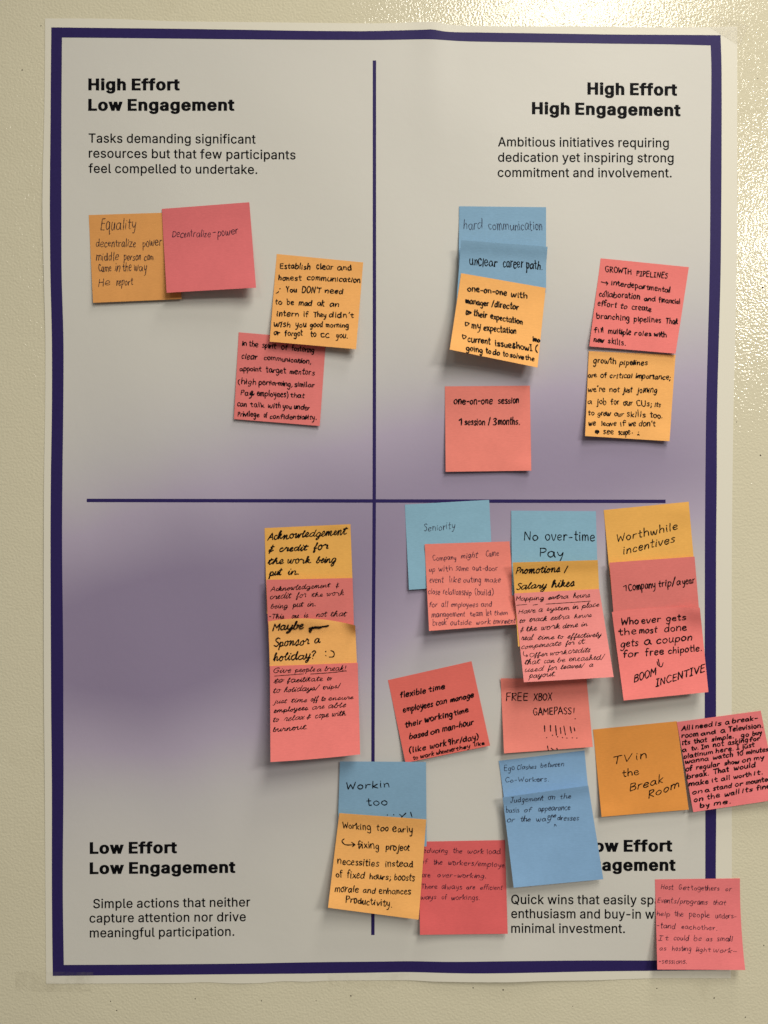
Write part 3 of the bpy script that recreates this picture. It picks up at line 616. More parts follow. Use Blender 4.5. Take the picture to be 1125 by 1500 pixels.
def smooth(pts, step):
    if len(pts) < 3:
        out = []
        (x0, y0), (x1, y1) = pts[0], pts[-1]
        n = max(1, int(math.hypot(x1-x0, y1-y0) / step))
        return [(lerp(x0, x1, i / n), lerp(y0, y1, i / n)) for i in range(n + 1)]
    out = [pts[0]]
    # a doubled point is a corner
    runs, cur = [], [pts[0]]
    for p in pts[1:]:
        if p == cur[-1]:
            runs.append(cur); cur = [p]
        else: cur.append(p)
    runs.append(cur)
    out = []
    for r_ in runs:
        if len(r_) == 1: continue
        if len(r_) == 2:
            seg = smooth(r_, step)
        else:
            seg = [r_[0]]
            for i in range(len(r_) - 1):
                p0 = r_[max(0, i-1)]; p1 = r_[i]; p2 = r_[i+1]; p3 = r_[min(len(r_)-1, i+2)]
                n = max(2, int(math.hypot(p2[0]-p1[0], p2[1]-p1[1]) / step + 0.5))
                for k in range(1, n + 1):
                    t = k / n
                    seg.append(tuple(0.5*((2*b_) + (-a+c_)*t + (2*a-5*b_+4*c_-d_)*t*t + (-a+3*b_-3*c_+d_)*t**3) for a, b_, c_, d_ in zip(p0, p1, p2, p3)))
        out += seg if not out else seg[1:]
    return out

def write_word(word, x0, y0, x1, y1, xh, style, rg, ymul=1.0):
    """strokes (lists of photo-pixel points) for one word between x0 and x1"""
    G, conn, slant, asc, jit = STYLES[style]
    k = xh / 4
    slant += rg.uniform(-.10, .10) * jit; ws_ = rg.uniform(.90, 1.12); tilt = rg.uniform(-.035, .035) * jit
    items, pen, xmin, xmax = [], 0, 1e9, -1e9
    link_from = None
    strokes = []
    for c in word:
        if c not in G: c = '.'
        w, ss = G[c]
        jw = 1 + rg.uniform(-.14, .14) * jit; jh = 1 + rg.uniform(-.13, .13) * jit; jb = rg.uniform(-.38, .38) * jit
        sl = slant + rg.uniform(-.05, .05) * jit
        new = []
        for s in ss:
            q = []
            last = None; lastout = None
            for (x, y) in s:
                if (x, y) == last: q.append(lastout); continue
                last = (x, y)
                yy = y if y <= 4 else 4 + (y - 4) * asc
                yy = yy * jh + jb
                xx = pen + x * jw + yy * sl
                xx += rg.uniform(-.19, .19) * jit; yy += rg.uniform(-.19, .19) * jit
                lastout = (xx, yy); q.append(lastout)
            new.append(q)
        low = c.islower()
        if conn and link_from is not None and low and (conn == 1 or rg.random() < 0.35) and c not in 'f':
            base_s = strokes[link_from]
            e = base_s[-1]; st = new[0][0]
            if -0.6 < e[1] < 4.4 and abs(st[0] - e[0]) < 2.6:
                skip = new[0][1:] if conn == 1 and len(new[0]) > 4 and G is SCRIPT and c in 'ehklnmrsbpiuvwxyt' else new[0]
                base_s.extend(skip)
                extra = new[1:]
            else:
                strokes.append(new[0]); link_from = len(strokes) - 1; extra = new[1:]
        else:
            strokes.append(new[0]); link_from = len(strokes) - 1; extra = new[1:]
        strokes.extend(extra)
        if not low or (G is not SCRIPT and c in 'gjpqyxk') or (G is SCRIPT and c in 'j'): link_from = None
        pen += w * jw + (0.15 if G is SCRIPT else 0.55)
    xs_ = [p[0] for s in strokes for p in s]
    xmin, xmax = min(xs_), max(xs_)
    if xmax - xmin < 0.8: kx = k; xmin -= 0.0
    else: kx = (x1 - x0) / (xmax - xmin)
    slope = (y1 - y0) / (x1 - x0) if x1 != x0 else 0
    out = []
    for s in strokes:
        q = []
        for (x, y) in s:
            X_ = x0 + (x - xmin) * kx
            q.append((X_, y0 + (X_ - x0) * slope - y * k * ymul * ws_ + (X_ - (x0 + x1) / 2) * tilt))
        out.append(q)
    return out

# ------------------------------------------------------------------ sticky notes
NOTES = []
class Note: pass
def inv_bilinear(q, x, y):
    (ax, ay), (bx, by), (cx, cy), (dx, dy) = q   # TL TR BR BL
    u = v = 0.5
    for _ in range(7):
        px = (1-u)*(1-v)*ax + u*(1-v)*bx + u*v*cx + (1-u)*v*dx - x
        py = (1-u)*(1-v)*ay + u*(1-v)*by + u*v*cy + (1-u)*v*dy - y
        pux = (1-v)*(bx-ax) + v*(cx-dx); puy = (1-v)*(by-ay) + v*(cy-dy)
        pvx = (1-u)*(dx-ax) + u*(cx-bx); pvy = (1-u)*(dy-ay) + u*(cy-by)
        det = pux*pvy - pvx*puy
        if abs(det) < 1e-9: break
        u -= (px*pvy - pvx*py) / det; v -= (pux*py - px*puy) / det
    return u, v
def wprof(v, p): return max(0.0, (v - 0.12) / 0.88) ** p
def note_h(n, u, v):
    """height of a note above the wall (metres) at u across, v down"""
    w = wprof(v, n.p)
    top = lerp(n.h[0], n.h[1], u); bot = lerp(n.h[3], n.h[2], u)
    z = lerp(top, bot, w)
    z += n.belly * math.sin(math.pi * u) * (0.3 + 0.7 * v) * math.sin(math.pi * min(1, max(0, v)) * 0.5)
    for (cu, cv, ru, rv_, a) in n.curls:
        d2 = ((u - cu) / ru) ** 2 + ((v - cv) / rv_) ** 2
        z += a * math.exp(-d2 * 2.2)
    return z
def surf(x, y, below):
    """height of whatever lies at photo position x, y under note number below"""
    z = hp(x, y) if 64 < x < 1075 and 33 < y < 1437 else 0.0002
    for m_ in NOTES[:below]:
        if m_.bb[0] - 1 < x < m_.bb[2] + 1 and m_.bb[1] - 1 < y < m_.bb[3] + 1:
            u, v = inv_bilinear(m_.q, x, y)
            if -0.004 <= u <= 1.004 and -0.004 <= v <= 1.004:
                z = max(z, note_h(m_, u, v))
    return z
GAP = 0.36 * MM
def LF(a): return 1.0 + 0.15 * sstep(6, 13, a)
def px_of(n, u, v):
    (ax, ay), (bx, by), (cx, cy), (dx, dy) = n.q
    x = (1-u)*(1-v)*ax + u*(1-v)*bx + u*v*cx + (1-u)*v*dx
    y = (1-u)*(1-v)*ay + u*(1-v)*by + u*v*cy + (1-u)*v*dy
    return x, y
def bowed(n, u, v):
    x, y = px_of(n, u, v)
    t, r_, b_, l_ = n.bow
    y += 4*u*(1-u) * (t*(1-v)**2 + b_*v*v)
    x += 4*v*(1-v) * (r_*u*u + l_*(1-u)**2)
    return x, y
def make_note(name_label, colour, q, lift, text, frame, style, xh, pen, ink='k', p=1.6, belly=0.0, curls=(), bow=(0, 0, 0, 0), seed=0):
    n = Note(); idx = len(NOTES)
    if ink == 'k' and pen > 1.1: pen *= 1.18
    if style == 'script': xh *= 1.12
    n.q = q; n.p = p; n.belly = belly * MM; n.curls = [(a, b_, c_, d_, e * MM) for a, b_, c_, d_, e in curls]; n.bow = bow
    cr = random.Random(idx * 7 + 5)
    for cx_ in (0.0, 1.0):
        if cr.random() < 0.6: n.curls.append((cx_, 1.0, cr.uniform(.18, .38), cr.uniform(.15, .3), cr.uniform(0.5, 2.2) * MM))
    n.curls.append((cr.uniform(.3, .7), cr.uniform(.45, .8), cr.uniform(.2, .4), cr.uniform(.12, .3), cr.uniform(-.15, .35) * MM))
    n.bb = (min(a[0] for a in q), min(a[1] for a in q), max(a[0] for a in q), max(a[1] for a in q))
    t0 = surf(q[0][0] + 3, q[0][1] + 3, idx) + GAP; t1 = surf(q[1][0] - 3, q[1][1] + 3, idx) + GAP
    n.h = [t0, t1, max(t0, t1) * 0.5 + hp(*q[2]) * .5 + lift[1] * LF(lift[1]) * MM, max(t0, t1) * 0.5 + hp(*q[3]) * .5 + lift[0] * LF(lift[0]) * MM]
    # raise the corners until the note clears everything beneath it
    probes = [(i / 14, j / 14) for i in range(15) for j in range(15)]
    for m_ in NOTES:
        if m_.bb[0] > n.bb[2] or m_.bb[2] < n.bb[0] or m_.bb[1] > n.bb[3] or m_.bb[3] < n.bb[1]: continue
        for k_ in range(21):
            for e_ in ((k_/20, 0), (k_/20, 1), (0, k_/20), (1, k_/20)):
                u, v = inv_bilinear(n.q, *px_of(m_, *e_))
                if 0 <= u <= 1 and 0 <= v <= 1: probes.append((u, v))
    for it in range(60):
        worst = 0
        for (u, v) in probes:
                x, y = px_of(n, u, v)
                need = surf(x, y, idx) + GAP * 0.8 - note_h(n, u, v)
                if need > worst: worst, wu, wv = need, u, v
        if worst < 0.03 * MM: break
        w = wprof(wv, n.p)
        k = [(1-w)*(1-wu), (1-w)*wu, w*wu, w*(1-wu)]
        s2 = sum(a*a for a in k)
        for c_ in range(4): n.h[c_] += worst * 1.05 * k[c_] / s2
    NOTES.append(n)
    N_ = 40; K_ = N_ + 1
    fr, bk, fs = [], [], []
    for j in range(K_):
        for i in range(K_):
            u, v = i / N_, j / N_
            x, y = bowed(n, u, v); h_ = note_h(n, u, v)
            P = W(x, y, h_); fr.append(P); bk.append(P + Vector((0, 0.00013, 0)))
    vs = fr + bk; B = K_ * K_
    for j in range(N_):
        for i in range(N_):
            a = j*K_+i
            fs.append((a, a+K_, a+K_+1, a+1)); fs.append((B+a, B+a+1, B+a+K_+1, B+a+K_))
    rim = [i for i in range(K_)] + [j*K_+N_ for j in range(1, K_)] + [N_*K_+i for i in range(N_-1, -1, -1)] + [j*K_ for j in range(N_-1, 0, -1)]
    nr = len(rim); nf0 = len(fs); R0 = len(vs)
    vs += [vs[r_].copy() for r_ in rim] + [vs[B + r_].copy() for r_ in rim]
    for i in range(nr):
        i2 = (i + 1) % nr
        fs.append((R0 + i, R0 + i2, R0 + nr + i2, R0 + nr + i))
    c = W(*px_of(n, .5, .5), n.h[0])
    o = bpy.data.objects.new('sticky_note', None)
    o.empty_display_size = 0.02; o.location = c
    COL.objects.link(o)
    link('paper_sheet', vs, fs, PAPER[colour], o, c, nsmooth=nf0)
    tag(o, name_label, 'sticky note', 'sticky notes stuck on the poster')
    # handwriting, one part per written line
    ox, oy, sc_ = frame
    rg = random.Random(1000 + idx + seed)
    inkm = {'k': ink_m, 'b': pen_m, 'g': pen2_m}[ink]
    zi = [0]
    def ribbon(strokes, wpx):
        vs, fs = [], []
        for s in strokes:
            pts = smooth(s, 0.9)
            if len(pts) < 2: continue
            zi[0] += 1
            L_ = len(pts)
            lift_ = (0.13 + 0.0008 * (zi[0] % 60)) * MM
            pr = []
            ph = rg.uniform(0, 6); wv = rg.uniform(.84, 1.16)
            for i, (x, y) in enumerate(pts):
                x0, y0 = pts[max(0, i-1)]; x1, y1 = pts[min(L_-1, i+1)]
                dx, dy = x1-x0, y1-y0; d = math.hypot(dx, dy) or 1
                hw = wpx * 0.5 * wv * (1 + 0.16 * math.sin(i * 0.7 + ph)) * (0.72 if i in (0, L_-1) and L_ > 5 else 1)
                if i == 0: x -= dx/d*wpx*.3; y -= dy/d*wpx*.3
                if i == L_-1: x += dx/d*wpx*.3; y += dy/d*wpx*.3
                pr.append(((x - dy/d*hw, y + dx/d*hw), (x + dy/d*hw, y - dx/d*hw)))
            b0 = len(vs)
            for a, b_ in pr:
                for (x, y) in (a, b_):
                    u, v = inv_bilinear(n.q, x, y)
                    vs.append(W(x, y, note_h(n, min(1, max(0, u)), min(1, max(0, v))) + lift_))
            for i in range(L_-1):
                a = b0 + 2*i
                fs.append((a, a+1, a+3, a+2))
        # keep only what is on the sheet
        if not vs: return
        lo = link('handwritten_line', vs, fs, inkm, o, c, smooth=False)
        # faces all look away from the wall
        me = lo.data
        fl = [p_.normal.y > 0 for p_ in me.polygons]
        for p_, z in zip(me.polygons, fl):
            if z: p_.flip()
    def inside(s, m=0.003):
        r_ = []
        for (x, y) in s:
            u, v = inv_bilinear(n.q, x, y)
            r_.append(m < u < 1-m and -.02 < v < 1-m)
        return r_
    for ln in text:
        if ln[0] == '~':
            ss = [[(ox + float(a.split(',')[0]) / sc_, oy + float(a.split(',')[1]) / sc_) for a in st.split()] for st in ln[1:].split(';')]
            ribbon(ss, pen); continue
        head, *words = [w_.strip() for w_ in ln.split('|')]
        hd = head.split(); y0, y1 = float(hd[0]), float(hd[1])
        x_h = float(hd[2]) if len(hd) > 2 else xh
        pw = float(hd[3]) if len(hd) > 3 else pen
        ws = [w_.split() for w_ in words]
        xa, xb = float(ws[0][1]), float(ws[-1][2])
        strokes = []
        for wd, a, b_ in ws:
            a = float(a); b_ = float(b_)
            ya = lerp(y0, y1, (a-xa)/(xb-xa)) if xb != xa else y0; yb = lerp(y0, y1, (b_-xa)/(xb-xa)) if xb != xa else y1
            for s in write_word(wd, ox + a/sc_, oy + ya/sc_, ox + b_/sc_, oy + yb/sc_, x_h/sc_, style, rg):
                # cut where the pen would leave the sheet
                run = []
                for pnt, ok in zip(s, inside(s)):
                    if ok: run.append(pnt)
                    else:
                        if len(run) > 1: strokes.append(run)
                        run = []
                if len(run) > 1: strokes.append(run)
        ribbon(strokes, pw)
    return o

FA = (120, 280, 4.018); FB = (330, 360, 5.114); FC = (640, 290, 5.767); FD = (640, 550, 7.03)
FE = (840, 370, 6.25); FF = (840, 510, 7.03); FG = (375, 760, 7.03); FH = (375, 895, 6.52)
FI = (585, 725, 6.25); FJ = (740, 740, 5.66); FK = (875, 725, 4.841); FL = (560, 960, 6.618)
FM = (725, 985, 6.618); FN = (725, 1090, 6.618); FO = (860, 1040, 4.245); FP = (470, 1105, 5.553)
FQ = (600, 1220, 7.03); FR = (945, 1275, 6.818)

make_note('dull orange note headed Equality, its right edge under a pink note', 'o1', [(130, 315), (259, 311), (266, 438), (136.2, 443.5)], (2.5, 3), [
 '225 225 42|Equality 112 318', '328 322|decentralize 85 315|power 358 472', '408 408|middle 85 215|person 247 345|can 367 418',
 '472 470|Came 100 172|in 195 225|the 240 290|way 308 382', '560 550|He 98 165|report 205 300'], FA, 'tall', 29, 1.15, 'b')
make_note('rose pink note with only decentralize-power written near its top', 'p1', [(237, 306), (365.2, 296.2), (375.1, 421.4), (244, 428.8)], (9, 11), [
 '275 255|Decentralize 533 757|- 770 788|power 800 918'], FA, 'tall', 27, 1.1, 'b', p=1.8, belly=.6)
make_note('pink note about appointing target mentors, tucked under an orange note', 'p2', [(349.6, 486.7), (477.5, 497.5), (468.4, 624), (342.7, 613.8)], (2.5, 3.5), [
 '748 800|in 128 158|the 180 245|spirit 277 382|of 422 470|fostering 500 665', '845 880|clear 125 240|communication, 292 640',
 '935 970|appoint 110 270|target 305 455|mentors 485 672', '1035 1060|(high 98 228|performing, 252 500|similar 520 668',
 '1118 1140|Pay 118 205|& 190 218|employees) 240 470|that 490 595', '1200 1230|can 93 158|talk 187 292|with 322 412|you 432 495|under 518 632',
 '1275 1308|Privilege 95 255|of 290 315|confidentiality. 337 682'], FB, 'marker', 24, 1.25)
make_note('orange note starting Establish clear and honest communication, left of the vertical line', 'o2', [(405.3, 372), (532, 384.4), (521.6, 511.5), (395, 500.4)], (7, 8), [
 '170 182|Establish 412 635|clear 685 808|and 842 943', '258 270|honest 402 570|communication 615 1008', '345 360|; 380 412|You 457 535|DON\'T 575 720|need 748 882',
 '438 455|to 378 425|be 463 512|mad 552 650|at 692 742|an 785 850', '525 540|intern 388 548|if 590 625|They 662 755|didn\'t 780 962',
 '605 612|wish 366 485|you 526 605|good 638 730|morning 755 922', '668 692|or 365 410|forgot 445 578|to 640 680|cc 718 778|you. 830 915'], FB, 'marker', 26, 1.35)
make_note('blue note reading hard communication, top of the upper right column', 'b1', [(672.6, 302.1), (799.9, 303.5), (800, 429), (671.5, 427)], (8, 3), [
 '260 272|hard 228 382|communication 437 888'], FC, 'tall', 46, 1.0, 'g')
make_note('blue note reading unclear career path, between a blue and an orange note', 'b1', [(675.5, 351.6), (802.1, 361.4), (792, 487), (666, 477)], (6, 3), [
 '570 600|unclear 278 512|career 562 730|path. 757 888'], FC, 'tall', 45, 1.3, 'k', curls=((0.5, -.03, 2, .22, 3.2),))
make_note('orange note listing one-on-one expectations, lowest of the stacked column', 'o3', [(675.5, 400.1), (799.5, 421.8), (787.4, 538.3), (658.7, 512)], (14, 9), [
 '780 850|one-on-one 260 588|with 630 760', '890 945|manager 245 438|/director 463 692', '~250,950 250,985 290,968 250,950;255,960 280,968;258,975 270,968', '995 1065|their 315 425|expectation 455 720',
 '~240,1048 245,1080 272,1060 240,1048', '1100 1150|my 295 370|expectation 397 667', '~215,1155 225,1190 248,1170 215,1155', '1210 1300|current 263 452|issue&howI 495 805|( 835 852',
 '1210 1222 28|ima 812 872', '1286 1376 27|going 250 382|to 415 455|do 475 530|to 560 600|solve 617 735|the 750 822'], FC, 'small', 33, 1.5)
make_note('salmon note reading one-on-one session, alone under the stacked column', 'p3', [(651.7, 565.9), (776.3, 564.9), (778.3, 689.4), (652.8, 691.1)], (3.5, 3), [
 '298 285|one-on-one 177 570|session 633 840', '510 505|1 228 255|session 287 492|/ 530 550|3 580 612|months. 633 850'], FD, 'small', 44, 1.5)
make_note('orange note about growth pipelines being of critical importance', 'o3', [(862.5, 514.3), (989.6, 519.7), (980.8, 646.3), (857.1, 638.7)], (6, 4), [
 '150 180|growth 205 435|pipelines 475 765', '300 320|are 155 240|of 280 345|critical 378 605|importance; 645 1000', '445 460|we\'re 152 325|not 373 475|just 505 608|joining 650 860',
 '570 605|a 150 190|job 240 335|for 385 468|our 517 610|CUs; 653 805|its 840 900', '685 720|to 155 215|grow 250 385|our 423 520|skills 553 742|too. 790 912',
 '795 808|we 160 228|leave 293 440|if 485 540|we 572 640|don\'t 678 843', '~225,850 240,845 260,850 262,868 230,875 224,855 260,856;230,862 262,862;226,870 250,880',
 '885 892|see 310 412|scope 467 585', '~605,872 608,874;670,862 672,864;660,895 668,885 678,897'], FF, 'marker', 34, 1.25)
make_note('pink note titled GROWTH PIPELINES, tilted above an orange note', 'p4', [(880, 378.3), (1009.1, 391.3), (989.6, 518), (863.2, 507.3)], (4, 4), [
 '175 238 32|GROWTH 295 528|PIPELINES 580 865', '~255,268 285,275 315,282;300,265 317,282 317,282 302,297', '303 358|interdepartmental 350 885',
 '395 470|collaboration 238 605|and 650 750|financial 782 975', '485 540|effort 225 398|to 435 492|create 537 712', '600 655|branching 213 510|pipelines 555 800|That 850 955',
 '730 775|fill 190 272|multiple 320 525|roles 562 712|with 742 850', '815 850|new 187 280|skills. 317 475'], FE, 'marker', 30, 1.25)
make_note('golden orange note with bold Acknowledgement and credit, top of the left column', 'o4', [(387.5, 773.5), (513.3, 767.8), (518, 893), (391, 899)], (7, 3), [
 '210 165|Acknowledgement 120 945', '345 310|& 135 190|credit 245 540|for 590 745', '465 450|the 122 285|work 327 565|being 620 825', '585 570|put 132 272|in. 330 437'], FG, 'script', 38, 1.45,
 curls=((0.85, 0, .3, .1, 1.2),))
make_note('pink note repeating the Acknowledgement text in thin pen', 'p5', [(390, 849.3), (516.5, 846.8), (520, 972), (395, 978)], (5, 2), [
 '740 705|Acknowledgement 150 770|& 825 855', '828 785|credit 148 370|for 412 515|the 572 690|work 728 905', '925 895|being 150 325|put 378 492|in. 530 615',
 '1030 1000|-This 135 290|one 370 440|is 495 540|not 620 735|that 770 940'], FG, 'script', 28, 1.0)
make_note('orange note asking Maybe sponsor a holiday, with a curled top edge', 'o3', [(393.1, 910.3), (520.4, 916.2), (526, 1040), (397, 1035)], (6, 3), [
 '190 168|Maybe 160 455', '~505,165 560,152 620,150 695,138;510,172 600,158 690,145;540,150 530,178 520,205 512,185 560,160 600,165 640,150 690,142', '348 305|Sponsor 172 510|a 562 615',
 '478 452|holiday? 165 570', '~664,385 668,389;665,425 669,428;715,378 740,390 748,415 735,438 700,440'], FH, 'script', 42, 1.5, 'k',
 curls=((0.42, 0, .5, .16, 3.0), (1.03, -0.03, .17, .13, 9.0)), bow=(-7, 0, 0, 0))
make_note('long pink note headed Give people a break, bottom of the left column', 'p4', [(395.4, 975.8), (524, 970.9), (527.6, 1105), (396.2, 1116.3)], (16, 12), [
 '592 565|Give 170 335|people 370 565|a 583 625|break! 655 860', '~175,622 300,612 455,600;520,602 700,590 865,572', '690 660|to 170 270|facilitate 298 640|to 680 725', '~170,680 220,672 265,668',
 '785 735|to 165 240|holidays/ 268 610|trips/ 640 810', '885 840|just 160 298|time 335 487|off 525 598|to 625 668|ensure 692 930', '970 915|employees 170 500|are 540 655|able 695 860',
 '1060 995|to 165 220|relax 268 465|& 487 525|cope 567 695|with 728 860', '1160 1120|burnout. 163 485'], FH, 'script', 24, 1.05, bow=(0, 0, 1, 0))
make_note('teal blue note with only Seniority, overlapping the horizontal line', 'b2', [(593, 739.1), (716.5, 732.2), (723, 856), (599.1, 863.9)], (4, 3), [
 '325 315|Seniority 228 510'], FI, 'tall', 38, 0.95, 'g')
make_note('salmon note about a company outdoor event, overlapping the Seniority note', 'p3', [(622.1, 797), (746.3, 793), (757, 914.4), (628.5, 924.2)], (13, 10), [
 '605 555|Company 308 518|might 565 722|Came 795 910', '700 690|up 275 325|with 360 485|some 517 632|out-door 670 900', '800 800|event 280 405|like 462 560|outing 588 745|make 785 925',
 '910 915|close 265 370|relationship 402 658|(build) 693 860', '1025 1025|for 275 352|all 388 445|employees 475 720|and 752 845', '1120 1100|management 298 600|team 648 762|let 795 845|them 872 988',
 '1195 1175|break 308 430|outside 470 660|work 708 835|envirment 862 1060'], FI, 'tall', 31, 1.05, 'g')
make_note('blue note reading No over-time Pay', 'b2', [(748.8, 748), (872.9, 748.8), (876, 872), (750, 872)], (4, 3), [
 '290 295|No 160 270|over-time 335 742', '425 432|Pay 290 480'], FJ, 'clean', 44, 1.3)
make_note('golden note reading Promotions and Salary hikes, between blue and pink', 'o4', [(751, 823.9), (875.7, 820.4), (881, 942), (759, 947)], (6, 4), [
 '565 558|Promotions 90 455|/ 490 520', '700 672|Salary 95 345|hikes 385 575'], FJ, 'script', 31, 1.4, 'k', curls=((0.5, -.03, 2, .18, 3.0),))
make_note('pink note with FREE in capitals and rows of exclamation marks', 'p3', [(733.3, 993.8), (859.2, 994.4), (868.5, 1094.1), (738.3, 1103.6)], (8, 6), [
 '275 270 43|FREE 112 320|XBOX 375 552', '412 405 38|GAMEPASS 375 740', '~768,345 765,392;776,447 780,450', '~480,515 484,572;500,631 503,633;538,512 540,570;556,607 560,610;588,515 592,560 597,608;606,623 610,625;634,535 640,592;653,631 657,633;668,518 684,605;696,635 700,637;730,525 742,585;749,633 752,635;768,535 775,568;793,635 796,637',
 '~510,712 518,757;545,735 565,748;600,735 605,748'], FM, 'clean', 40, 1.3, curls=((0.5, -.03, 2, .2, 2.2),))
make_note('light pink note about Mapping extra hours, tall with many thin lines', 'p6', [(753.3, 869.3), (877.8, 862.8), (899, 991.8), (767.4, 999.4)], (15, 13), [
 '795 762|Mapping 92 320|extra 355 525|hours 565 705', '~95,830 180,822;230,828 270,822;338,820 520,808 708,795', '900 840|Have 112 255|a 280 312|system 345 535|in 560 610|place 632 780',
 '975 925|to 118 170|track 200 345|extra 375 535|hours 572 718', '1050 1000|& 128 155|the 175 265|work 300 455|done 480 605|in 632 685', '1120 1090|real 135 235|time 270 410|to 435 485|effectively 515 798',
 '1190 1145|compensate 137 465|for 500 575|it. 608 670', '~155,1212 150,1232 160,1248 185,1248;175,1238 186,1248 175,1258', '1260 1215|Offer 205 350|work 375 515|credits 525 705',
 '1320 1275|that 162 295|can 325 410|be 432 500|encashed/ 530 828', '1385 1335|used 165 325|for 352 430|leaves/ 460 660|a 700 730', '1430 1420|payout. 195 415'], FJ, 'script', 21, 0.95)
make_note('golden orange note reading Worthwhile incentives, top of the right column', 'o4', [(884.3, 747.1), (1008.9, 734.9), (1020, 861), (896, 872)], (7, 3), [
 '335 245|Worthwhile 140 568', '420 335|incentives 188 550'], FK, 'clean', 33, 1.25, curls=((0.9, .1, .3, .2, 1.0),))
make_note('pink note about one company trip a year, middle of the right column', 'p5', [(892.6, 824.2), (1017.5, 815.3), (1028, 941), (903, 951)], (5, 2), [
 '682 625|1 185 205|Company 222 410|trip/ 435 552|a 565 590|year 605 690'], FK, 'small', 30, 1.35)
make_note('pink note offering a coupon, signed BOOM INCENTIVE, bottom of the right column', 'p4', [(896.3, 896.5), (1025.2, 890.3), (1037.8, 1013.8), (913.6, 1026.2)], (15, 11), [
 '925 885|Who 172 290|ever 315 450|gets 490 628', '995 960|the 150 275|most 300 425|done 478 632', '1080 1030|gets 165 290|a 335 385|coupon 422 670', '1155 1105|for 185 292|free 340 470|chipotle. 505 738',
 '~432,1165 436,1185 442,1208;424,1182 432,1208 455,1218 467,1190', '1328 1275 30|BOOM 262 415', '1360 1250 30|INCENTIVE 415 762'], FK, 'clean', 28, 1.5, curls=((1.0, 0.0, .34, .26, 5.5),), bow=(-3, 0, 0, 0))
make_note('tilted coral note about flexible time, left of the vertical stack', 'p7', [(568.3, 996.3), (690.7, 968.6), (717.9, 1092.2), (594, 1117.5)], (3.5, 3), [
 '415 322|flexible 175 420|time 450 605', '555 405|employees 202 490|can 525 622|manage 665 885', '700 550|their 222 382|working 415 678|time 695 835', '815 672|based 265 440|on 470 548|man-hour 585 885',
 '945 812|(like 265 422|work 465 620|9hr/day) 640 930', '1015 862 24 1.35|to 300 345|work 372 500|whenever 525 705|they 715 850|like 895 992'], FL, 'small', 34, 1.55)
make_note('deep red note about reducing the work load of over-working employees', 'p8', [(613.5, 1233), (739.8, 1230.7), (743.7, 1367.9), (615.2, 1369.4)], (6, 5), [
 '200 218|Reducing 90 392|the 450 540|work 600 765|load 800 935', '318 352|of 120 190|the 250 335|workers/employe 402 975', '455 465|are 130 212|over-working. 288 785',
 '575 585|There 125 285|always 332 540|are 587 672|efficient 730 958', '680 692|ways 118 275|of 333 385|workings. 435 718'], FQ, 'loopy', 30, 0.95, 'b')
make_note('blue note reading Workin too, above a long orange note', 'b1', [(497.9, 1115.4), (624, 1116.2), (625, 1240), (494, 1238)], (4, 3), [
 '285 268|Workin 210 555', '415 412|too 372 537', '~640,488 660,504;692,478 655,512;730,470 742,510;540,492 543,494;592,488 594,494'], FP, 'clean', 38, 1.25)
make_note('orange note starting Working too early, covering the foot of the vertical line', 'o3', [(497, 1191.1), (624.5, 1200.4), (613.2, 1347.2), (480.4, 1329.7)], (11, 7), [
 '600 640|Working 178 405|too 455 548|early 585 745', '~190,688 172,705 200,735 275,735;250,715 278,735 278,735 256,752', '762 785|fixing 300 470|project 530 722',
 '895 918|necessities 137 475|instead 528 748', '1000 1030|of 125 175|fixed 215 358|hours; 400 568|boosts 600 765', '1115 1142|morale 115 305|and 345 445|enhances 475 732', '1205 1240|Productivity. 205 575'], FP, 'marker', 33, 1.25,
 curls=((0.5, -.03, 2, .16, 2.6),))
make_note('blue note about ego clashes, upper of a joined blue pair', 'b3', [(730.7, 1114.6), (856.2, 1099.4), (867, 1212), (746, 1225)], (8, 6), [
 '955 905|Ego 92 188|Clashes 218 402|between 443 668', '1070 1052|Co-Workers. 105 520'], FM, 'loopy', 29, 1.0, 'b', p=2.0)
make_note('blue note about judgement on appearance, partly over the printed heading', 'b3', [(736.3, 1168), (861.7, 1150.7), (883.7, 1287.9), (752.5, 1300.3)], (9, 4), [
 '568 525|Judgement 150 470|on 517 582|the 635 738', '668 635|basis 110 235|of 285 362|appearance 422 728', '755 735|or 120 195|the 250 345|way 402 545|dresses 608 815', '715 705 22|one 515 592',
 '~574,800 582,776 596,796'], FN, 'loopy', 29, 1.05, 'b', curls=((0.5, -.03, 2, .14, 3.0),))
make_note('plain orange note reading TV in the Break Room', 'o5', [(868.7, 1068.7), (991.4, 1056.5), (1008.9, 1186), (881.2, 1196.6)], (5, 4), [
 '340 300|TV 165 280|in 308 368', '415 400|the 220 322', '505 452|Break 268 472', '552 478|Room 385 570'], FO, 'clean', 27, 1.2)
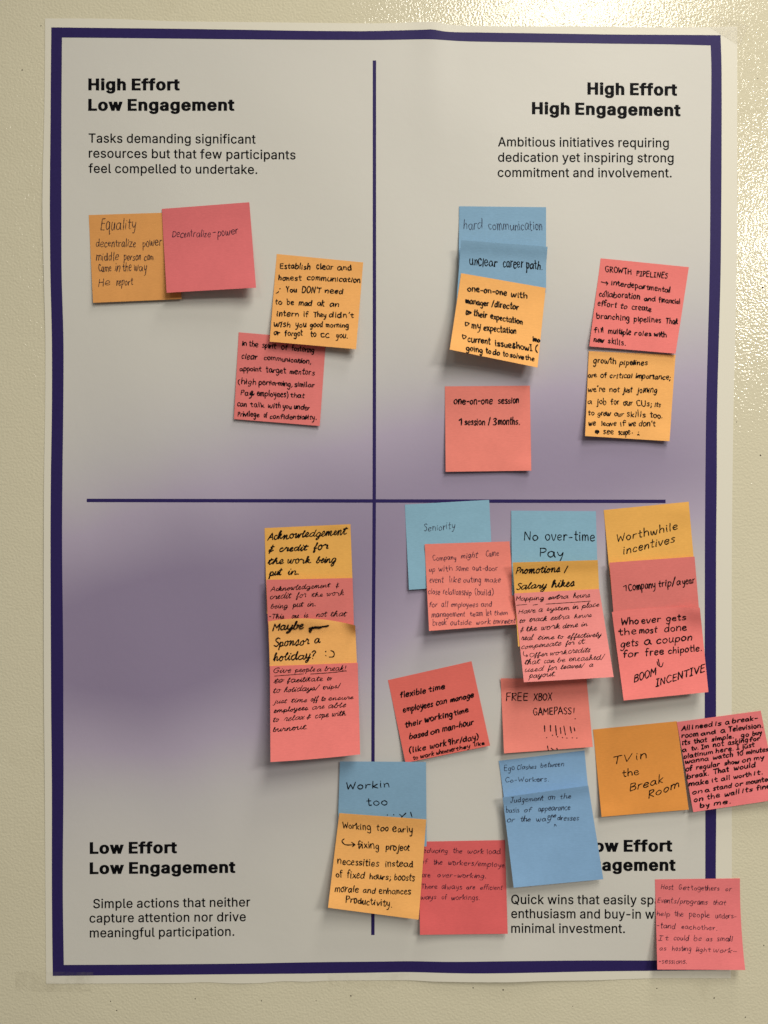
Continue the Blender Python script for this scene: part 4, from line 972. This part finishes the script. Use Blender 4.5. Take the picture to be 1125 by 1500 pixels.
make_note('pink note packed with bold writing, hanging off the right side of the poster', 'p9', [(991.4, 1057.7), (1114.4, 1041.2), (1140.5, 1171), (1015.5, 1189.6)], (7, 8), [
 '130 60|All 588 637|i 655 665|need 676 778|is 800 835|a 860 885|break- 905 1060', '175 108|room 590 690|and 710 798|a 832 860|Television. 880 1090', '218 152|its 595 640|that 665 745|simple. 775 910|go 958 1005|buy 1030 1085',
 '260 188|a 595 618|tv. 650 690|Im 712 755|not 785 850|asking 878 1000|for 1012 1075', '302 228|platinum 602 780|here. 802 908|I 930 945|just 962 1040', '335 256|wanna 612 755|watch 785 905|10 935 968|minutes 992 1125',
 '382 305|of 615 655|regular 680 825|show 855 945|on 965 1015|my 1040 1100', '428 352|break. 625 755|That 785 880|would 915 1045', '475 398|make 635 755|it 778 812|all 835 885|worth 912 1020|it. 1040 1090',
 '525 438|on 655 715|a 735 762|stand 785 900|or 922 970|mounted 990 1145', '572 485|on 665 720|the 748 825|wall 858 945|its 968 1030|fine 1055 1135', '608 580|by 705 760|me. 790 890'], FO, 'clean', 17, 1.5)
make_note('pink note about hosting get-togethers at the bottom right corner of the poster', 'p9', [(959.4, 1288.2), (1083.9, 1286.7), (1091.7, 1420.9), (962.9, 1420.2)], (10, 10), [
 '185 208|Host 160 282|Get 340 445|togethers 460 740|or 805 868', '325 345|Events/programs 125 628|that 685 810', '450 482|help 122 245|the 295 382|people 442 645|unders- 705 910',
 '575 598|-tand 118 305|eachother. 365 718', '695 708|It 130 235|could 288 440|be 490 562|as 610 672|small 718 875', '795 825|as 148 212|hosting 272 460|light 510 655|work- 685 915', '930 930|-sessions. 140 415'], FR, 'loopy', 29, 0.95, 'b', bow=(0, -2, 0, 0))


# ------------------------------------------------------------------ tape
def tape(q, label, m=None, lift=0.22):
    vs, fs = [], []
    NX, NY = 30, 14
    n = Note(); n.q = q
    rg = random.Random(int(q[0][0]))
    wob = [rg.uniform(-.6, .6) for _ in range(NX + 1)]; wob2 = [rg.uniform(-.7, .7) for _ in range(NY + 1)]
    for j in range(NY + 1):
        for i in range(NX + 1):
            x, y = px_of(n, i / NX, j / NY)
            if i in (0, NX): x += wob2[j]
            on = hp(x, y) if (64 < x < poly(SR, y) and poly(ST, x) < y < poly(SB, x)) else 0.0
            vs.append(W(x, y, on + lift * MM))
    for j in range(NY):
        for i in range(NX):
            a = j*(NX+1)+i
            fs.append((a, a+NX+1, a+NX+2, a+1))
    c = W(*px_of(n, .5, .5), 0.0006)
    o = link('tape_strip', vs, fs, m or tape_m, loc=c)
    tag(o, label, 'tape', 'clear tape holding the poster')
tape([(1047, 21), (1098, 37), (1083, 67), (1040, 40)], 'wrinkled clear tape strip across the top right corner of the poster', bright_tape_m)
tape([(22, 1423), (136.5, 1424), (136.5, 1453), (23, 1453)], 'clear tape strip along the bottom left corner of the poster')
tape([(480, 1427), (599, 1426), (600, 1446), (481, 1447)], 'clear tape strip at the middle of the bottom edge of the poster', faint_tape_m)
tape([(1006, 1434), (1044, 1400), (1072, 1424), (1034, 1468)], 'yellowed clear tape strip under the bottom right corner of the poster', faint_tape_m)
